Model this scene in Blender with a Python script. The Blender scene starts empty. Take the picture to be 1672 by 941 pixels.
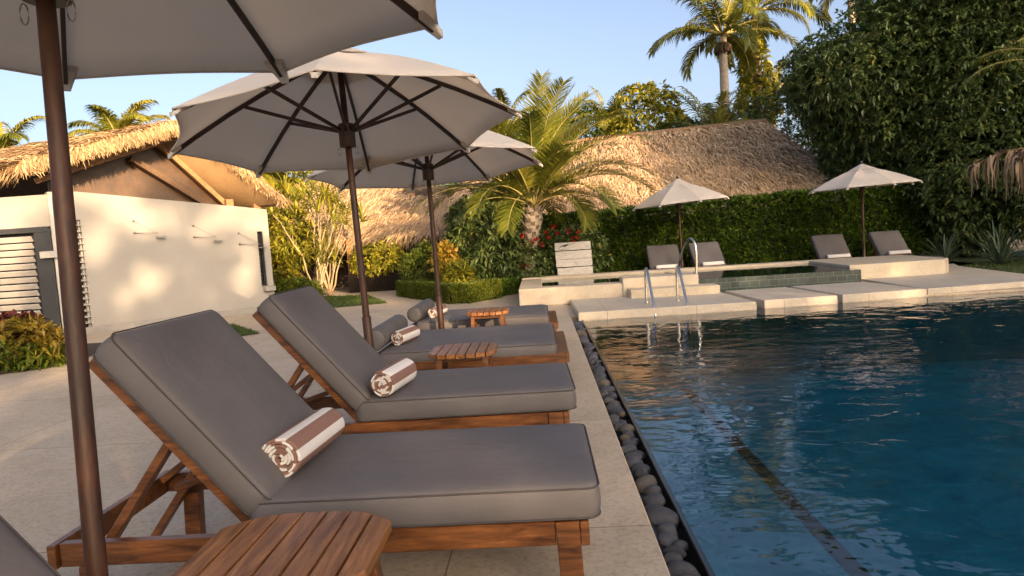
import bpy, bmesh, math, random
import numpy as np
from math import pi, sin, cos, radians
from mathutils import Vector, Matrix, Quaternion

random.seed(7)
rng = np.random.default_rng(11)
sc = bpy.context.scene
COL = sc.collection

# ------------------------------------------------------------------ helpers
def link(o):
    COL.objects.link(o); return o

def tag(o, label=None, cat=None, group=None, kind=None):
    if label: o['label'] = label
    if cat: o['category'] = cat
    if group: o['group'] = group
    if kind: o['kind'] = kind
    return o

def empty(name, loc=(0, 0, 0), label=None, cat=None, group=None):
    o = bpy.data.objects.new(name, None)
    o.location = loc
    o.empty_display_size = 0.1
    link(o)
    return tag(o, label, cat, group)

def root_loc(o):
    v = Vector((0, 0, 0))
    while o is not None:
        v += o.location; o = o.parent
    return v

def copy_tree(o, parent=None):
    c = o.copy(); link(c)
    if parent is not None: c.parent = parent
    for ch in list(o.children): copy_tree(ch, c)
    return c

def smooth(me, on=True):
    me.polygons.foreach_set('use_smooth', [on] * len(me.polygons))

class MB:
    """collects vertices and faces, then links them as one mesh object"""
    def __init__(self):
        self.v = []; self.f = []; self.m = []; self.s = []
    def add(self, verts, faces, mi=0, sm=False, M=None):
        b = len(self.v)
        for p in verts:
            p = Vector(p)
            if M is not None: p = M @ p
            self.v.append(p)
        for f in faces:
            self.f.append([b + i for i in f]); self.m.append(mi); self.s.append(sm)
        return self
    def box(self, c, s, rot=None, ch=0.004, mi=0, taper=None):
        hx, hy, hz = s[0] / 2, s[1] / 2, s[2] / 2
        ch = min(ch, hx * .45, hy * .45, hz * .45)
        vs = []; idx = {}
        for sx in (-1, 1):
            for sy in (-1, 1):
                for sz in (-1, 1):
                    for a in range(3):
                        p = [sx * hx, sy * hy, sz * hz]
                        for k in range(3):
                            if k != a: p[k] -= (sx, sy, sz)[k] * ch
                        # vertex lying on face of axis a
                        idx[(sx, sy, sz, a)] = len(vs); vs.append(p)
        fs = []
        def g(sx, sy, sz, a): return idx[(sx, sy, sz, a)]
        for sg in (-1, 1):
            q = [g(sg, -1, -1, 0), g(sg, 1, -1, 0), g(sg, 1, 1, 0), g(sg, -1, 1, 0)]; fs.append(q if sg > 0 else q[::-1])
            q = [g(-1, sg, -1, 1), g(-1, sg, 1, 1), g(1, sg, 1, 1), g(1, sg, -1, 1)]; fs.append(q if sg > 0 else q[::-1])
            q = [g(-1, -1, sg, 2), g(1, -1, sg, 2), g(1, 1, sg, 2), g(-1, 1, sg, 2)]; fs.append(q if sg > 0 else q[::-1])
        for a in (-1, 1):
            for b in (-1, 1):
                fl = a * b
                q = [g(a, b, -1, 0), g(a, b, -1, 1), g(a, b, 1, 1), g(a, b, 1, 0)]; fs.append(q if fl > 0 else q[::-1])
                q = [g(a, -1, b, 2), g(a, -1, b, 0), g(a, 1, b, 0), g(a, 1, b, 2)]; fs.append(q if fl < 0 else q[::-1])
                q = [g(-1, a, b, 1), g(-1, a, b, 2), g(1, a, b, 2), g(1, a, b, 1)]; fs.append(q if fl > 0 else q[::-1])
        for sx in (-1, 1):
            for sy in (-1, 1):
                for sz in (-1, 1):
                    q = [g(sx, sy, sz, 0), g(sx, sy, sz, 1), g(sx, sy, sz, 2)]
                    fs.append(q if sx * sy * sz > 0 else q[::-1])
        if taper:
            vs = [[p[0] * (1 + taper * p[2] / (2 * hz)), p[1] * (1 + taper * p[2] / (2 * hz)), p[2]] for p in vs]
        M = Matrix.Translation(c)
        if rot is not None: M = M @ rot.to_4x4()
        return self.add(vs, fs, mi, False, M)
    def beam(self, p0, p1, w, t, up=(0, 0, 1), ch=0.003, mi=0):
        p0 = Vector(p0); p1 = Vector(p1); d = p1 - p0; L = d.length; x = d / L
        up = Vector(up); y = up.cross(x)
        if y.length < 1e-5: y = Vector((0, 1, 0)).cross(x)
        y.normalize(); z = x.cross(y)
        R = Matrix((x, y, z)).transposed()
        return self.box((p0 + p1) / 2, (L, w, t), R, ch, mi)
    def tube(self, pts, r, n=8, cap=True, mi=0, sm=True):
        pts = [Vector(p) for p in pts]
        N = len(pts)
        rs = r if hasattr(r, '__len__') else [r] * N
        vs = []; fs = []
        prev = None
        for i, p in enumerate(pts):
            t = (pts[min(i + 1, N - 1)] - pts[max(i - 1, 0)]).normalized()
            if prev is None:
                a = Vector((0, 0, 1)) if abs(t.z) < .9 else Vector((1, 0, 0))
                u = t.cross(a).normalized()
            else:
                u = (prev - t * prev.dot(t)).normalized()
            prev = u; w = t.cross(u)
            for k in range(n):
                a = 2 * pi * k / n
                vs.append(p + (u * cos(a) + w * sin(a)) * rs[i])
        for i in range(N - 1):
            for k in range(n):
                k2 = (k + 1) % n
                fs.append([i * n + k, i * n + k2, (i + 1) * n + k2, (i + 1) * n + k])
        if cap:
            fs.append(list(range(n))[::-1]); fs.append([(N - 1) * n + k for k in range(n)])
        return self.add(vs, fs, mi, sm)
    def loop_tube(self, pts, r, n=6, mi=0):
        pts = [Vector(p) for p in pts]; N = len(pts); vs = []; fs = []
        for i, p in enumerate(pts):
            t = (pts[(i + 1) % N] - pts[i - 1]).normalized()
            u = t.cross(Vector((0, 0, 1))).normalized(); w = t.cross(u)
            for k in range(n):
                a = 2 * pi * k / n
                vs.append(p + (u * cos(a) + w * sin(a)) * r)
        for i in range(N):
            for k in range(n):
                fs.append([i * n + k, i * n + (k + 1) % n, ((i + 1) % N) * n + (k + 1) % n, ((i + 1) % N) * n + k])
        return self.add(vs, fs, mi, True)
    def poly_prism(self, pts2, z0, z1, mi=0, ch=0.0):
        n = len(pts2)
        if ch > 0:
            cx = sum(p[0] for p in pts2) / n; cy = sum(p[1] for p in pts2) / n
            def ins(p):
                d = Vector((cx - p[0], cy - p[1])); L = d.length
                return (p[0] + d.x / L * ch, p[1] + d.y / L * ch)
            tp = [ins(p) for p in pts2]
            vs = [(p[0], p[1], z0) for p in pts2] + [(p[0], p[1], z1 - ch) for p in pts2] + [(p[0], p[1], z1) for p in tp]
            fs = [list(range(n))[::-1]]
            for l in (0, 1):
                for k in range(n):
                    fs.append([l * n + k, l * n + (k + 1) % n, (l + 1) * n + (k + 1) % n, (l + 1) * n + k])
            fs.append([2 * n + k for k in range(n)])
        else:
            vs = [(p[0], p[1], z0) for p in pts2] + [(p[0], p[1], z1) for p in pts2]
            fs = [list(range(n))[::-1], [n + k for k in range(n)]]
            for k in range(n): fs.append([k, (k + 1) % n, n + (k + 1) % n, n + k])
        return self.add(vs, fs, mi)
    def quad(self, *p, mi=0):
        return self.add(p, [list(range(len(p)))], mi)
    def build(self, name, mat, parent=None, label=None):
        off = root_loc(parent)
        me = bpy.data.meshes.new(name)
        me.from_pydata([tuple(p - off) for p in self.v], [], self.f)
        mats = mat if isinstance(mat, (list, tuple)) else [mat]
        for m in mats: me.materials.append(m)
        me.polygons.foreach_set('material_index', self.m)
        me.polygons.foreach_set('use_smooth', self.s)
        me.validate(); me.update()
        o = bpy.data.objects.new(name, me); link(o)
        if parent is not None: o.parent = parent
        if label: o['label'] = label
        return o

def np_mesh(name, V, F, mat, parent=None, tint=None, sm=False):
    """fast mesh from arrays: V (n,3), F (m,k); tint per vertex"""
    off = np.array(root_loc(parent))
    V = np.asarray(V, np.float32) - off.astype(np.float32)
    F = np.asarray(F, np.int32); k = F.shape[1]
    me = bpy.data.meshes.new(name)
    me.vertices.add(len(V)); me.vertices.foreach_set('co', V.ravel())
    me.loops.add(F.size); me.loops.foreach_set('vertex_index', F.ravel())
    me.polygons.add(len(F)); me.polygons.foreach_set('loop_start', np.arange(0, F.size, k, dtype=np.int32))
    if tint is not None:
        a = me.attributes.new('tint', 'FLOAT', 'POINT'); a.data.foreach_set('value', np.asarray(tint, np.float32))
    me.materials.append(mat)
    me.update(calc_edges=True); me.validate()
    if sm: smooth(me)
    o = bpy.data.objects.new(name, me); link(o)
    if parent is not None: o.parent = parent
    return o

# ------------------------------------------------------------------ materials
def new_mat(name):
    m = bpy.data.materials.new(name); m.use_nodes = True
    nt = m.node_tree
    return m, nt, nt.nodes, nt.links, nt.nodes['Principled BSDF']

def ramp(N, stops, interp='LINEAR'):
    r = N.new('ShaderNodeValToRGB'); cr = r.color_ramp; cr.interpolation = interp
    while len(cr.elements) > 1: cr.elements.remove(cr.elements[0])
    cr.elements[0].position = stops[0][0]; cr.elements[0].color = (*stops[0][1], 1)
    for p, c in stops[1:]:
        e = cr.elements.new(p); e.color = (*c, 1)
    return r

def noise(N, L, scale, detail=4, rough=.55, vec=None, dist=0.0):
    n = N.new('ShaderNodeTexNoise'); n.inputs['Scale'].default_value = scale
    n.inputs['Detail'].default_value = detail; n.inputs['Roughness'].default_value = rough
    n.inputs['Distortion'].default_value = dist
    if vec is not None: L.new(vec, n.inputs['Vector'])
    return n

def coords(N, L, kind='Object', scale=(1, 1, 1), rot=(0, 0, 0)):
    t = N.new('ShaderNodeTexCoord'); mp = N.new('ShaderNodeMapping')
    mp.inputs['Scale'].default_value = scale; mp.inputs['Rotation'].default_value = rot
    L.new(t.outputs[kind], mp.inputs['Vector']); return mp.outputs['Vector']

def world_pos(N, L, scale=(1, 1, 1)):
    g = N.new('ShaderNodeNewGeometry'); mp = N.new('ShaderNodeMapping'); mp.inputs['Scale'].default_value = scale
    L.new(g.outputs['Position'], mp.inputs['Vector']); return mp.outputs['Vector']

def bump(N, L, h, strength=.3, dist=.01):
    b = N.new('ShaderNodeBump'); b.inputs['Strength'].default_value = strength; b.inputs['Distance'].default_value = dist
    L.new(h, b.inputs['Height']); return b.outputs['Normal']

def mix(N, L, fac, a, b, mode='MIX'):
    m = N.new('ShaderNodeMix'); m.data_type = 'RGBA'; m.blend_type = mode
    for s, val in ((m.inputs[0], fac), (m.inputs[6], a), (m.inputs[7], b)):
        if isinstance(val, (int, float)): s.default_value = val
        elif isinstance(val, tuple): s.default_value = (*val, 1)
        else: L.new(val, s)
    return m.outputs[2]

def wood_mat(name, dark, light, rough=.42, axis=0, obj='Object'):
    m, nt, N, L, P = new_mat(name)
    s = [14, 14, 14]; s[axis] = 1.6
    v = coords(N, L, obj, tuple(s))
    n = noise(N, L, 2.2, 6, .6, v, 1.2)
    n2 = noise(N, L, 9, 3, .6, v, .4)
    v3 = coords(N, L, obj, (3, 3, 3)); n3 = noise(N, L, 1.5, 2, .5, v3)
    r = ramp(N, [(.3, dark), (.55, tuple((a + b) / 2 for a, b in zip(dark, light))), (.75, light)])
    L.new(n.outputs[0], r.inputs[0])
    c = mix(N, L, .45, r.outputs[0], n2.outputs[0], 'OVERLAY')
    r3 = ramp(N, [(.3, (.62, .58, .55)), (.7, (1.1, 1.05, 1))]); L.new(n3.outputs[0], r3.inputs[0])
    c = mix(N, L, .8, c, r3.outputs[0], 'MULTIPLY')
    L.new(c, P.inputs['Base Color'])
    P.inputs['Roughness'].default_value = rough
    L.new(bump(N, L, n2.outputs[0], .18, .004), P.inputs['Normal'])
    return m

def leaf_mat(name, stops, rough=.45, trans=.3, var=True):
    m, nt, N, L, P = new_mat(name)
    a = N.new('ShaderNodeAttribute'); a.attribute_name = 'tint'
    r = ramp(N, stops); L.new(a.outputs['Fac'], r.inputs[0])
    g = world_pos(N, L); n = noise(N, L, 3.0, 2, .5, g)
    rr = ramp(N, [(.35, (.75, .78, .7)), (.65, (1.15, 1.12, 1.0))]); L.new(n.outputs[0], rr.inputs[0])
    c = mix(N, L, 1.0, r.outputs[0], rr.outputs[0], 'MULTIPLY')
    L.new(c, P.inputs['Base Color']); P.inputs['Roughness'].default_value = rough
    P.inputs['Specular IOR Level'].default_value = .4
    t = N.new('ShaderNodeBsdfTranslucent'); L.new(c, t.inputs['Color'])
    ms = N.new('ShaderNodeMixShader'); ms.inputs[0].default_value = trans
    L.new(P.outputs[0], ms.inputs[1]); L.new(t.outputs[0], ms.inputs[2])
    L.new(ms.outputs[0], N['Material Output'].inputs['Surface'])
    return m

def plain(name, c, rough=.6, metal=0.0, bscale=0, bstr=.2, var=.12):
    m, nt, N, L, P = new_mat(name)
    v = coords(N, L, 'Object')
    n = noise(N, L, 6 if not bscale else bscale, 4, .6, v)
    lo = tuple(x * (1 - var) for x in c); hi = tuple(min(1, x * (1 + var)) for x in c)
    r = ramp(N, [(.3, lo), (.7, hi)]); L.new(n.outputs[0], r.inputs[0])
    L.new(r.outputs[0], P.inputs['Base Color'])
    P.inputs['Roughness'].default_value = rough; P.inputs['Metallic'].default_value = metal
    if bscale: L.new(bump(N, L, n.outputs[0], bstr, .004), P.inputs['Normal'])
    return m

M = {}
M['teak'] = wood_mat('teak', (.05, .016, .005), (.30, .122, .040), .36, 0)
M['teak_y'] = wood_mat('teak_y', (.11, .04, .012), (.46, .215, .08), .32, 1)
M['pole_wood'] = wood_mat('pole_wood', (.014, .005, .002), (.095, .034, .013), .55, 2)
M['rib_wood'] = wood_mat('rib_wood', (.014, .006, .003), (.06, .024, .011), .5, 0)

def fabric_grey():
    m, nt, N, L, P = new_mat('cushion_fabric')
    v = coords(N, L, 'Object')
    n = noise(N, L, 3.0, 5, .6, v); n2 = noise(N, L, 420, 2, .5, v); v4 = coords(N, L, 'Object', (2.2, 5, 4)); n4 = noise(N, L, 1.6, 5, .6, v4, 1.4)
    r = ramp(N, [(.3, (.100, .094, .098)), (.7, (.130, .122, .127))]); L.new(n.outputs[0], r.inputs[0])
    L.new(r.outputs[0], P.inputs['Base Color']); P.inputs['Roughness'].default_value = .62
    P.inputs['Sheen Weight'].default_value = .0; P.inputs['Specular IOR Level'].default_value = .3
    b1 = bump(N, L, n2.outputs[0], .12, .001)
    b = N.new('ShaderNodeBump'); b.inputs['Strength'].default_value = .3; b.inputs['Distance'].default_value = .012
    L.new(n4.outputs[0], b.inputs['Height']); L.new(b1, b.inputs['Normal'])
    L.new(b.outputs['Normal'], P.inputs['Normal'])
    return m
M['grey'] = fabric_grey()
M['piping'] = plain('piping_fabric', (.055, .051, .054), .85)

def canvas():
    m, nt, N, L, P = new_mat('canopy_canvas')
    v = coords(N, L, 'Object'); n = noise(N, L, 2.5, 4, .6, v); n2 = noise(N, L, 300, 2, .5, v)
    r = ramp(N, [(.3, (.74, .71, .66)), (.7, (.81, .78, .73))]); L.new(n.outputs[0], r.inputs[0])
    L.new(r.outputs[0], P.inputs['Base Color']); P.inputs['Roughness'].default_value = .85
    b1 = bump(N, L, n.outputs[0], .25, .02)
    L.new(b1, P.inputs['Normal'])
    t = N.new('ShaderNodeBsdfTranslucent'); t.inputs['Color'].default_value = (.88, .78, .67, 1)
    ms = N.new('ShaderNodeMixShader'); ms.inputs[0].default_value = .48
    L.new(P.outputs[0], ms.inputs[1]); L.new(t.outputs[0], ms.inputs[2])
    L.new(ms.outputs[0], N['Material Output'].inputs['Surface'])
    return m
M['canvas'] = canvas()

def stone(name, lo, mid, hi, slab=None, rough=.6, pits=True, groove=(.42, .37, .32)):
    m, nt, N, L, P = new_mat(name)
    v = world_pos(N, L)
    n1 = noise(N, L, .9, 6, .62, v, .6); n2 = noise(N, L, 5.5, 6, .65, v, .5); n3 = noise(N, L, 38, 4, .7, v)
    r = ramp(N, [(.3, lo), (.5, mid), (.72, hi)])
    mx = N.new('ShaderNodeMix'); mx.data_type = 'FLOAT'; mx.inputs[0].default_value = .5
    L.new(n1.outputs[0], mx.inputs[2]); L.new(n2.outputs[0], mx.inputs[3]); L.new(mx.outputs[0], r.inputs[0])
    r3 = ramp(N, [(.36, (.72, .69, .65)), (.5, (1, 1, 1)), (.7, (1.05, 1.05, 1.04))]); L.new(n3.outputs[0], r3.inputs[0])
    c = mix(N, L, .8 if pits else .3, r.outputs[0], r3.outputs[0], 'MULTIPLY')
    h = n3.outputs[0]
    if slab:
        b = N.new('ShaderNodeTexBrick'); b.offset = .0; b.squash = 1.0
        b.inputs['Scale'].default_value = 1.0; b.inputs['Brick Width'].default_value = slab[0]; b.inputs['Row Height'].default_value = slab[1]
        b.inputs['Mortar Size'].default_value = .004; b.inputs['Mortar Smooth'].default_value = .3
        b.inputs['Color1'].default_value = (.93, .93, .93, 1); b.inputs['Color2'].default_value = (1.04, 1.03, 1.02, 1)
        b.inputs['Mortar'].default_value = (*groove, 1)
        mp = N.new('ShaderNodeMapping'); mp.inputs['Location'].default_value = (slab[2], slab[3], 0); L.new(v, mp.inputs['Vector'])
        L.new(mp.outputs['Vector'], b.inputs['Vector'])
        c = mix(N, L, 1.0, c, b.outputs['Color'], 'MULTIPLY')
    # dirty veins
    n5 = noise(N, L, 1.7, 8, .72, v, 1.8)
    r5 = ramp(N, [(.45, (1, 1, 1)), (.5, (.86, .8, .72)), (.55, (1, 1, 1))]); L.new(n5.outputs[0], r5.inputs[0])
    c = mix(N, L, .5, c, r5.outputs[0], 'MULTIPLY')
    L.new(c, P.inputs['Base Color'])
    rr = N.new('ShaderNodeMapRange'); rr.inputs['To Min'].default_value = rough - .12; rr.inputs['To Max'].default_value = rough + .15
    L.new(n2.outputs[0], rr.inputs['Value']); L.new(rr.outputs[0], P.inputs['Roughness'])
    ad = N.new('ShaderNodeMath'); ad.operation = 'ADD'; L.new(n3.outputs[0], ad.inputs[0]); L.new(n2.outputs[0], ad.inputs[1])
    L.new(bump(N, L, ad.outputs[0], .35, .006), P.inputs['Normal'])
    return m
M['terrace'] = stone('terrace_stone', (.40, .33, .24), (.50, .42, .315), (.57, .49, .385), (1.7, 1.62, 2.12, .46), .62)
M['coping'] = stone('coping_limestone', (.44, .375, .28), (.53, .46, .35), (.60, .53, .42), None, .5, False)
M['slabstone'] = stone('slab_limestone', (.44, .39, .32), (.52, .47, .39), (.58, .53, .45), (1.25, 3.0, .35, .2), .5, False)

def plaster():
    m, nt, N, L, P = new_mat('white_plaster')
    v = world_pos(N, L); n = noise(N, L, 1.3, 5, .6, v); n2 = noise(N, L, 60, 3, .6, v)
    r = ramp(N, [(.3, (.275, .265, .245)), (.7, (.325, .315, .295))]); L.new(n.outputs[0], r.inputs[0])
    L.new(r.outputs[0], P.inputs['Base Color']); P.inputs['Roughness'].default_value = .8
    L.new(bump(N, L, n2.outputs[0], .12, .003), P.inputs['Normal'])
    return m
M['plaster'] = plaster()
M['white_paint'] = plain('white_paint', (.40, .385, .36), .6)
M['plinth_paint'] = plain('plinth_paint', (.26, .25, .235), .8)
M['dark_frame'] = plain('dark_frame', (.035, .037, .04), .4)
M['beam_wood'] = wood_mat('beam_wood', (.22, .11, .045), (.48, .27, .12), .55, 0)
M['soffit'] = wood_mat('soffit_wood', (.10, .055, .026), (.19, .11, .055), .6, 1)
M['gable_panel'] = wood_mat('gable_panel_wood', (.075, .042, .022), (.125, .072, .038), .4, 0)  # wood darkened so it also carries the shade of the gable recess
M['dark_interior'] = plain('dark_interior', (.03, .022, .016), .8)
M['brown_wall'] = plain('brown_wall', (.10, .06, .035), .8)
def glass_dark():
    m, nt, N, L, P = new_mat('dark_window_glass')
    P.inputs['Base Color'].default_value = (.02, .022, .025, 1); P.inputs['Roughness'].default_value = .05
    return m
M['glass'] = glass_dark()

def thatch_mat(name, lo, mid, hi):
    m, nt, N, L, P = new_mat(name)
    a = N.new('ShaderNodeAttribute'); a.attribute_name = 'tint'
    r = ramp(N, [(0, lo), (.5, mid), (1, hi)]); L.new(a.outputs['Fac'], r.inputs[0])
    v = world_pos(N, L); n = noise(N, L, 1.1, 4, .6, v); n2 = noise(N, L, 30, 3, .6, v)
    rr = ramp(N, [(.3, (.78, .76, .74)), (.7, (1.1, 1.08, 1.05))]); L.new(n.outputs[0], rr.inputs[0])
    c = mix(N, L, 1, r.outputs[0], rr.outputs[0], 'MULTIPLY')
    c = mix(N, L, .3, c, n2.outputs[0], 'OVERLAY')
    L.new(c, P.inputs['Base Color']); P.inputs['Roughness'].default_value = .85
    return m
M['thatch'] = thatch_mat('dry_thatch', (.22, .14, .08), (.52, .37, .22), (.72, .56, .37))
M['thatch_gold'] = thatch_mat('golden_thatch', (.16, .095, .045), (.38, .25, .125), (.55, .40, .23))

M['leaf_dark'] = leaf_mat('leaf_dark', [(0, (.04, .068, .022)), (.6, (.115, .175, .058)), (.9, (.19, .235, .085)), (1, (.24, .21, .06))], .32, .22)
M['leaf_hedge'] = leaf_mat('leaf_hedge', [(0, (.03, .06, .008)), (.6, (.085, .155, .018)), (1, (.22, .31, .035))], .34, .3)
M['leaf_mid'] = leaf_mat('leaf_mid', [(0, (.045, .08, .012)), (.6, (.13, .18, .024)), (1, (.28, .29, .045))], .4, .35)
M['leaf_yellow'] = leaf_mat('leaf_yellow', [(0, (.10, .13, .018)), (.5, (.30, .30, .038)), (1, (.58, .48, .06))], .42, .38)
M['leaf_box'] = leaf_mat('leaf_box', [(0, (.045, .075, .010)), (.6, (.13, .17, .020)), (1, (.27, .28, .04))], .45, .3)
M['leaf_gold'] = leaf_mat('leaf_gold', [(0, (.14, .11, .02)), (.5, (.34, .24, .035)), (.85, (.52, .38, .06)), (1, (.30, .08, .02))], .42, .35)
M['leaf_palm'] = leaf_mat('leaf_palm', [(0, (.07, .095, .014)), (.5, (.17, .19, .028)), (1, (.36, .32, .06))], .42, .36)
M['leaf_spiky'] = leaf_mat('leaf_spiky', [(0, (.03, .06, .035)), (.6, (.075, .12, .075)), (1, (.17, .20, .12))], .45, .15)
M['leaf_dry'] = leaf_mat('leaf_dry', [(0, (.10, .065, .04)), (.5, (.22, .155, .105)), (1, (.36, .26, .18))], .7, .1)
M['petal'] = leaf_mat('petal_red', [(0, (.45, .012, .012)), (1, (.70, .03, .03))], .5, .25)
M['bark'] = plain('bark', (.20, .155, .115), .9, 0, 14, .8, .35)
M['bark_pale'] = plain('bark_pale', (.36, .30, .23), .85, 0, 10, .6, .25)
M['stem'] = plain('stem_tan', (.36, .27, .16), .75, 0, 9, .4, .25)
M['frond_stem'] = plain('frond_stem', (.32, .27, .09), .55)
M['soil'] = plain('soil', (.045, .032, .022), .95, 0, 12, .8, .3)
M['ground'] = plain('ground_earth', (.09, .075, .045), .95, 0, 3, .6, .3)
M['lawn'] = plain('lawn_turf', (.045, .075, .018), .9, 0, 18, .8, .3)
M['grass'] = leaf_mat('grass_blades', [(0, (.03, .06, .012)), (.6, (.07, .115, .022)), (1, (.15, .18, .04))], .5, .3)

M['leaf_red'] = leaf_mat('leaf_red', [(0, (.05, .012, .012)), (.6, (.15, .03, .02)), (1, (.25, .10, .03))], .45, .25)
def pebble():
    m, nt, N, L, P = new_mat('river_pebble')
    v = coords(N, L, 'Object'); oi = N.new('ShaderNodeObjectInfo')
    n = noise(N, L, 9, 6, .7, v, .6); n2 = noise(N, L, 26, 5, .7, v)
    r = ramp(N, [(.3, (.026, .029, .036)), (.6, (.078, .083, .096)), (.78, (.21, .213, .222))]); L.new(n.outputs[0], r.inputs[0])
    rr = ramp(N, [(0, (.65, .66, .70)), (.85, (1.25, 1.25, 1.28)), (.93, (1.6, 1.35, 1.0)), (1, (2.0, 1.5, .95))]); L.new(oi.outputs['Random'], rr.inputs[0])
    c = mix(N, L, 1, r.outputs[0], rr.outputs[0], 'MULTIPLY')
    L.new(c, P.inputs['Base Color']); P.inputs['Roughness'].default_value = .55
    L.new(bump(N, L, n2.outputs[0], .7, .012), P.inputs['Normal'])
    return m
M['pebble'] = pebble()
M['black_tile'] = plain('black_tile', (.008, .012, .012), .25)

def steel():
    m, nt, N, L, P = new_mat('polished_steel')
    P.inputs['Base Color'].default_value = (.62, .60, .57, 1); P.inputs['Metallic'].default_value = 1; P.inputs['Roughness'].default_value = .14
    return m
M['steel'] = steel()

def tile(name, c1, c2, mort, w, h, vert=False, msize=.006):
    m, nt, N, L, P = new_mat(name)
    v = world_pos(N, L)
    if vert:
        s = N.new('ShaderNodeSeparateXYZ'); L.new(v, s.inputs[0]); cb = N.new('ShaderNodeCombineXYZ')
        ad = N.new('ShaderNodeMath'); L.new(s.outputs[0], ad.inputs[0]); L.new(s.outputs[1], ad.inputs[1])
        L.new(ad.outputs[0], cb.inputs[0]); L.new(s.outputs[2], cb.inputs[1]); v = cb.outputs[0]
    b = N.new('ShaderNodeTexBrick'); b.offset = .0 if not vert else .37
    b.inputs['Scale'].default_value = 1; b.inputs['Brick Width'].default_value = w; b.inputs['Row Height'].default_value = h
    b.inputs['Mortar Size'].default_value = msize; b.inputs['Bias'].default_value = 0
    b.inputs['Color1'].default_value = (*c1, 1); b.inputs['Color2'].default_value = (*c2, 1); b.inputs['Mortar'].default_value = (*mort, 1)
    L.new(v, b.inputs['Vector'])
    n = noise(N, L, 3.2, 6, .65, v, .8)
    rr = ramp(N, [(.3, (.6, .66, .7)), (.7, (1.3, 1.25, 1.2))]); L.new(n.outputs[0], rr.inputs[0])
    c = mix(N, L, 1, b.outputs['Color'], rr.outputs[0], 'MULTIPLY')
    L.new(c, P.inputs['Base Color']); P.inputs['Roughness'].default_value = .35
    return m
M['pool_tile'] = tile('pool_floor_tile', (.028, .32, .41), (.036, .355, .445), (.06, .40, .49), 1.1, 1.1, False, .009)
M['lane_tile'] = plain('lane_line_tile', (.03, .02, .022), .4)
M['spa_tile'] = tile('spa_wall_tile', (.006, .024, .027), (.022, .048, .050), (.07, .10, .098), .16, .10, True, .006)

def water(name='pool_water', tint=(.66, .93, .95), sc_=1.0, strength=.5):
    m, nt, N, L, P = new_mat(name)
    v = world_pos(N, L, (.9, 1.25, 1)); n1 = noise(N, L, 2.4 * sc_, 3, .5, v, .5)
    n2 = noise(N, L, 7.5 * sc_, 2, .5, v, .3); n3 = noise(N, L, .7, 2, .5, v)
    mm = N.new('ShaderNodeMath'); mm.operation = 'MULTIPLY_ADD'; mm.inputs[1].default_value = .22
    L.new(n2.outputs[0], mm.inputs[0]); L.new(n1.outputs[0], mm.inputs[2])
    md = N.new('ShaderNodeMapRange'); md.inputs['From Min'].default_value = .3; md.inputs['From Max'].default_value = .7
    md.inputs['To Min'].default_value = .45 * strength; md.inputs['To Max'].default_value = strength
    L.new(n3.outputs[0], md.inputs['Value'])
    b = N.new('ShaderNodeBump'); b.inputs['Distance'].default_value = .035
    L.new(md.outputs[0], b.inputs['Strength']); L.new(mm.outputs[0], b.inputs['Height'])
    N.remove(P)
    tr = N.new('ShaderNodeBsdfTransparent'); tr.inputs['Color'].default_value = (*tint, 1)
    gl = N.new('ShaderNodeBsdfGlossy'); gl.inputs['Roughness'].default_value = .02; gl.inputs['Color'].default_value = (1, 1, 1, 1)
    L.new(b.outputs['Normal'], gl.inputs['Normal'])
    fr = N.new('ShaderNodeFresnel'); fr.inputs['IOR'].default_value = 1.45; L.new(b.outputs['Normal'], fr.inputs['Normal'])
    ms = N.new('ShaderNodeMixShader'); L.new(fr.outputs[0], ms.inputs[0]); L.new(tr.outputs[0], ms.inputs[1]); L.new(gl.outputs[0], ms.inputs[2])
    L.new(ms.outputs[0], N['Material Output'].inputs['Surface'])
    return m
M['water'] = water()
M['spa_water'] = water('spa_water', (.3, .5, .5), 1.0, .12)
M['towel_white'] = plain('towel_white', (.66, .65, .64), .95, 0, 160, .5, .06)
M['towel_brown'] = plain('towel_brown', (.225, .125, .10), .95, 0, 160, .5, .1)
M['sign_paint'] = None
def sign_mat():
    m, nt, N, L, P = new_mat('weathered_white_paint')
    v = coords(N, L, 'Object', (1.5, 6, 9)); n = noise(N, L, 5, 6, .75, v, .5)
    r = ramp(N, [(.30, (.16, .12, .09)), (.40, (.44, .41, .37)), (.55, (.56, .54, .51))]); L.new(n.outputs[0], r.inputs[0])
    L.new(r.outputs[0], P.inputs['Base Color']); P.inputs['Roughness'].default_value = .75
    return m
M['sign_paint'] = sign_mat()
M['mark'] = plain('dark_mark', (.05, .045, .04), .8)
M['rattan'] = plain('dark_rattan', (.012, .009, .008), .95, 0, 60, .6, .3)
M['rattan'].node_tree.nodes['Principled BSDF'].inputs['Specular IOR Level'].default_value = .1
M['black_plastic'] = plain('black_plastic', (.02, .02, .02), .5)
M['chain'] = plain('dull_metal', (.22, .2, .18), .45, .6)

# ------------------------------------------------------------------ foliage builders
def unit(a):
    return a / np.maximum(np.linalg.norm(a, axis=-1, keepdims=True), 1e-9)

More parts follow.
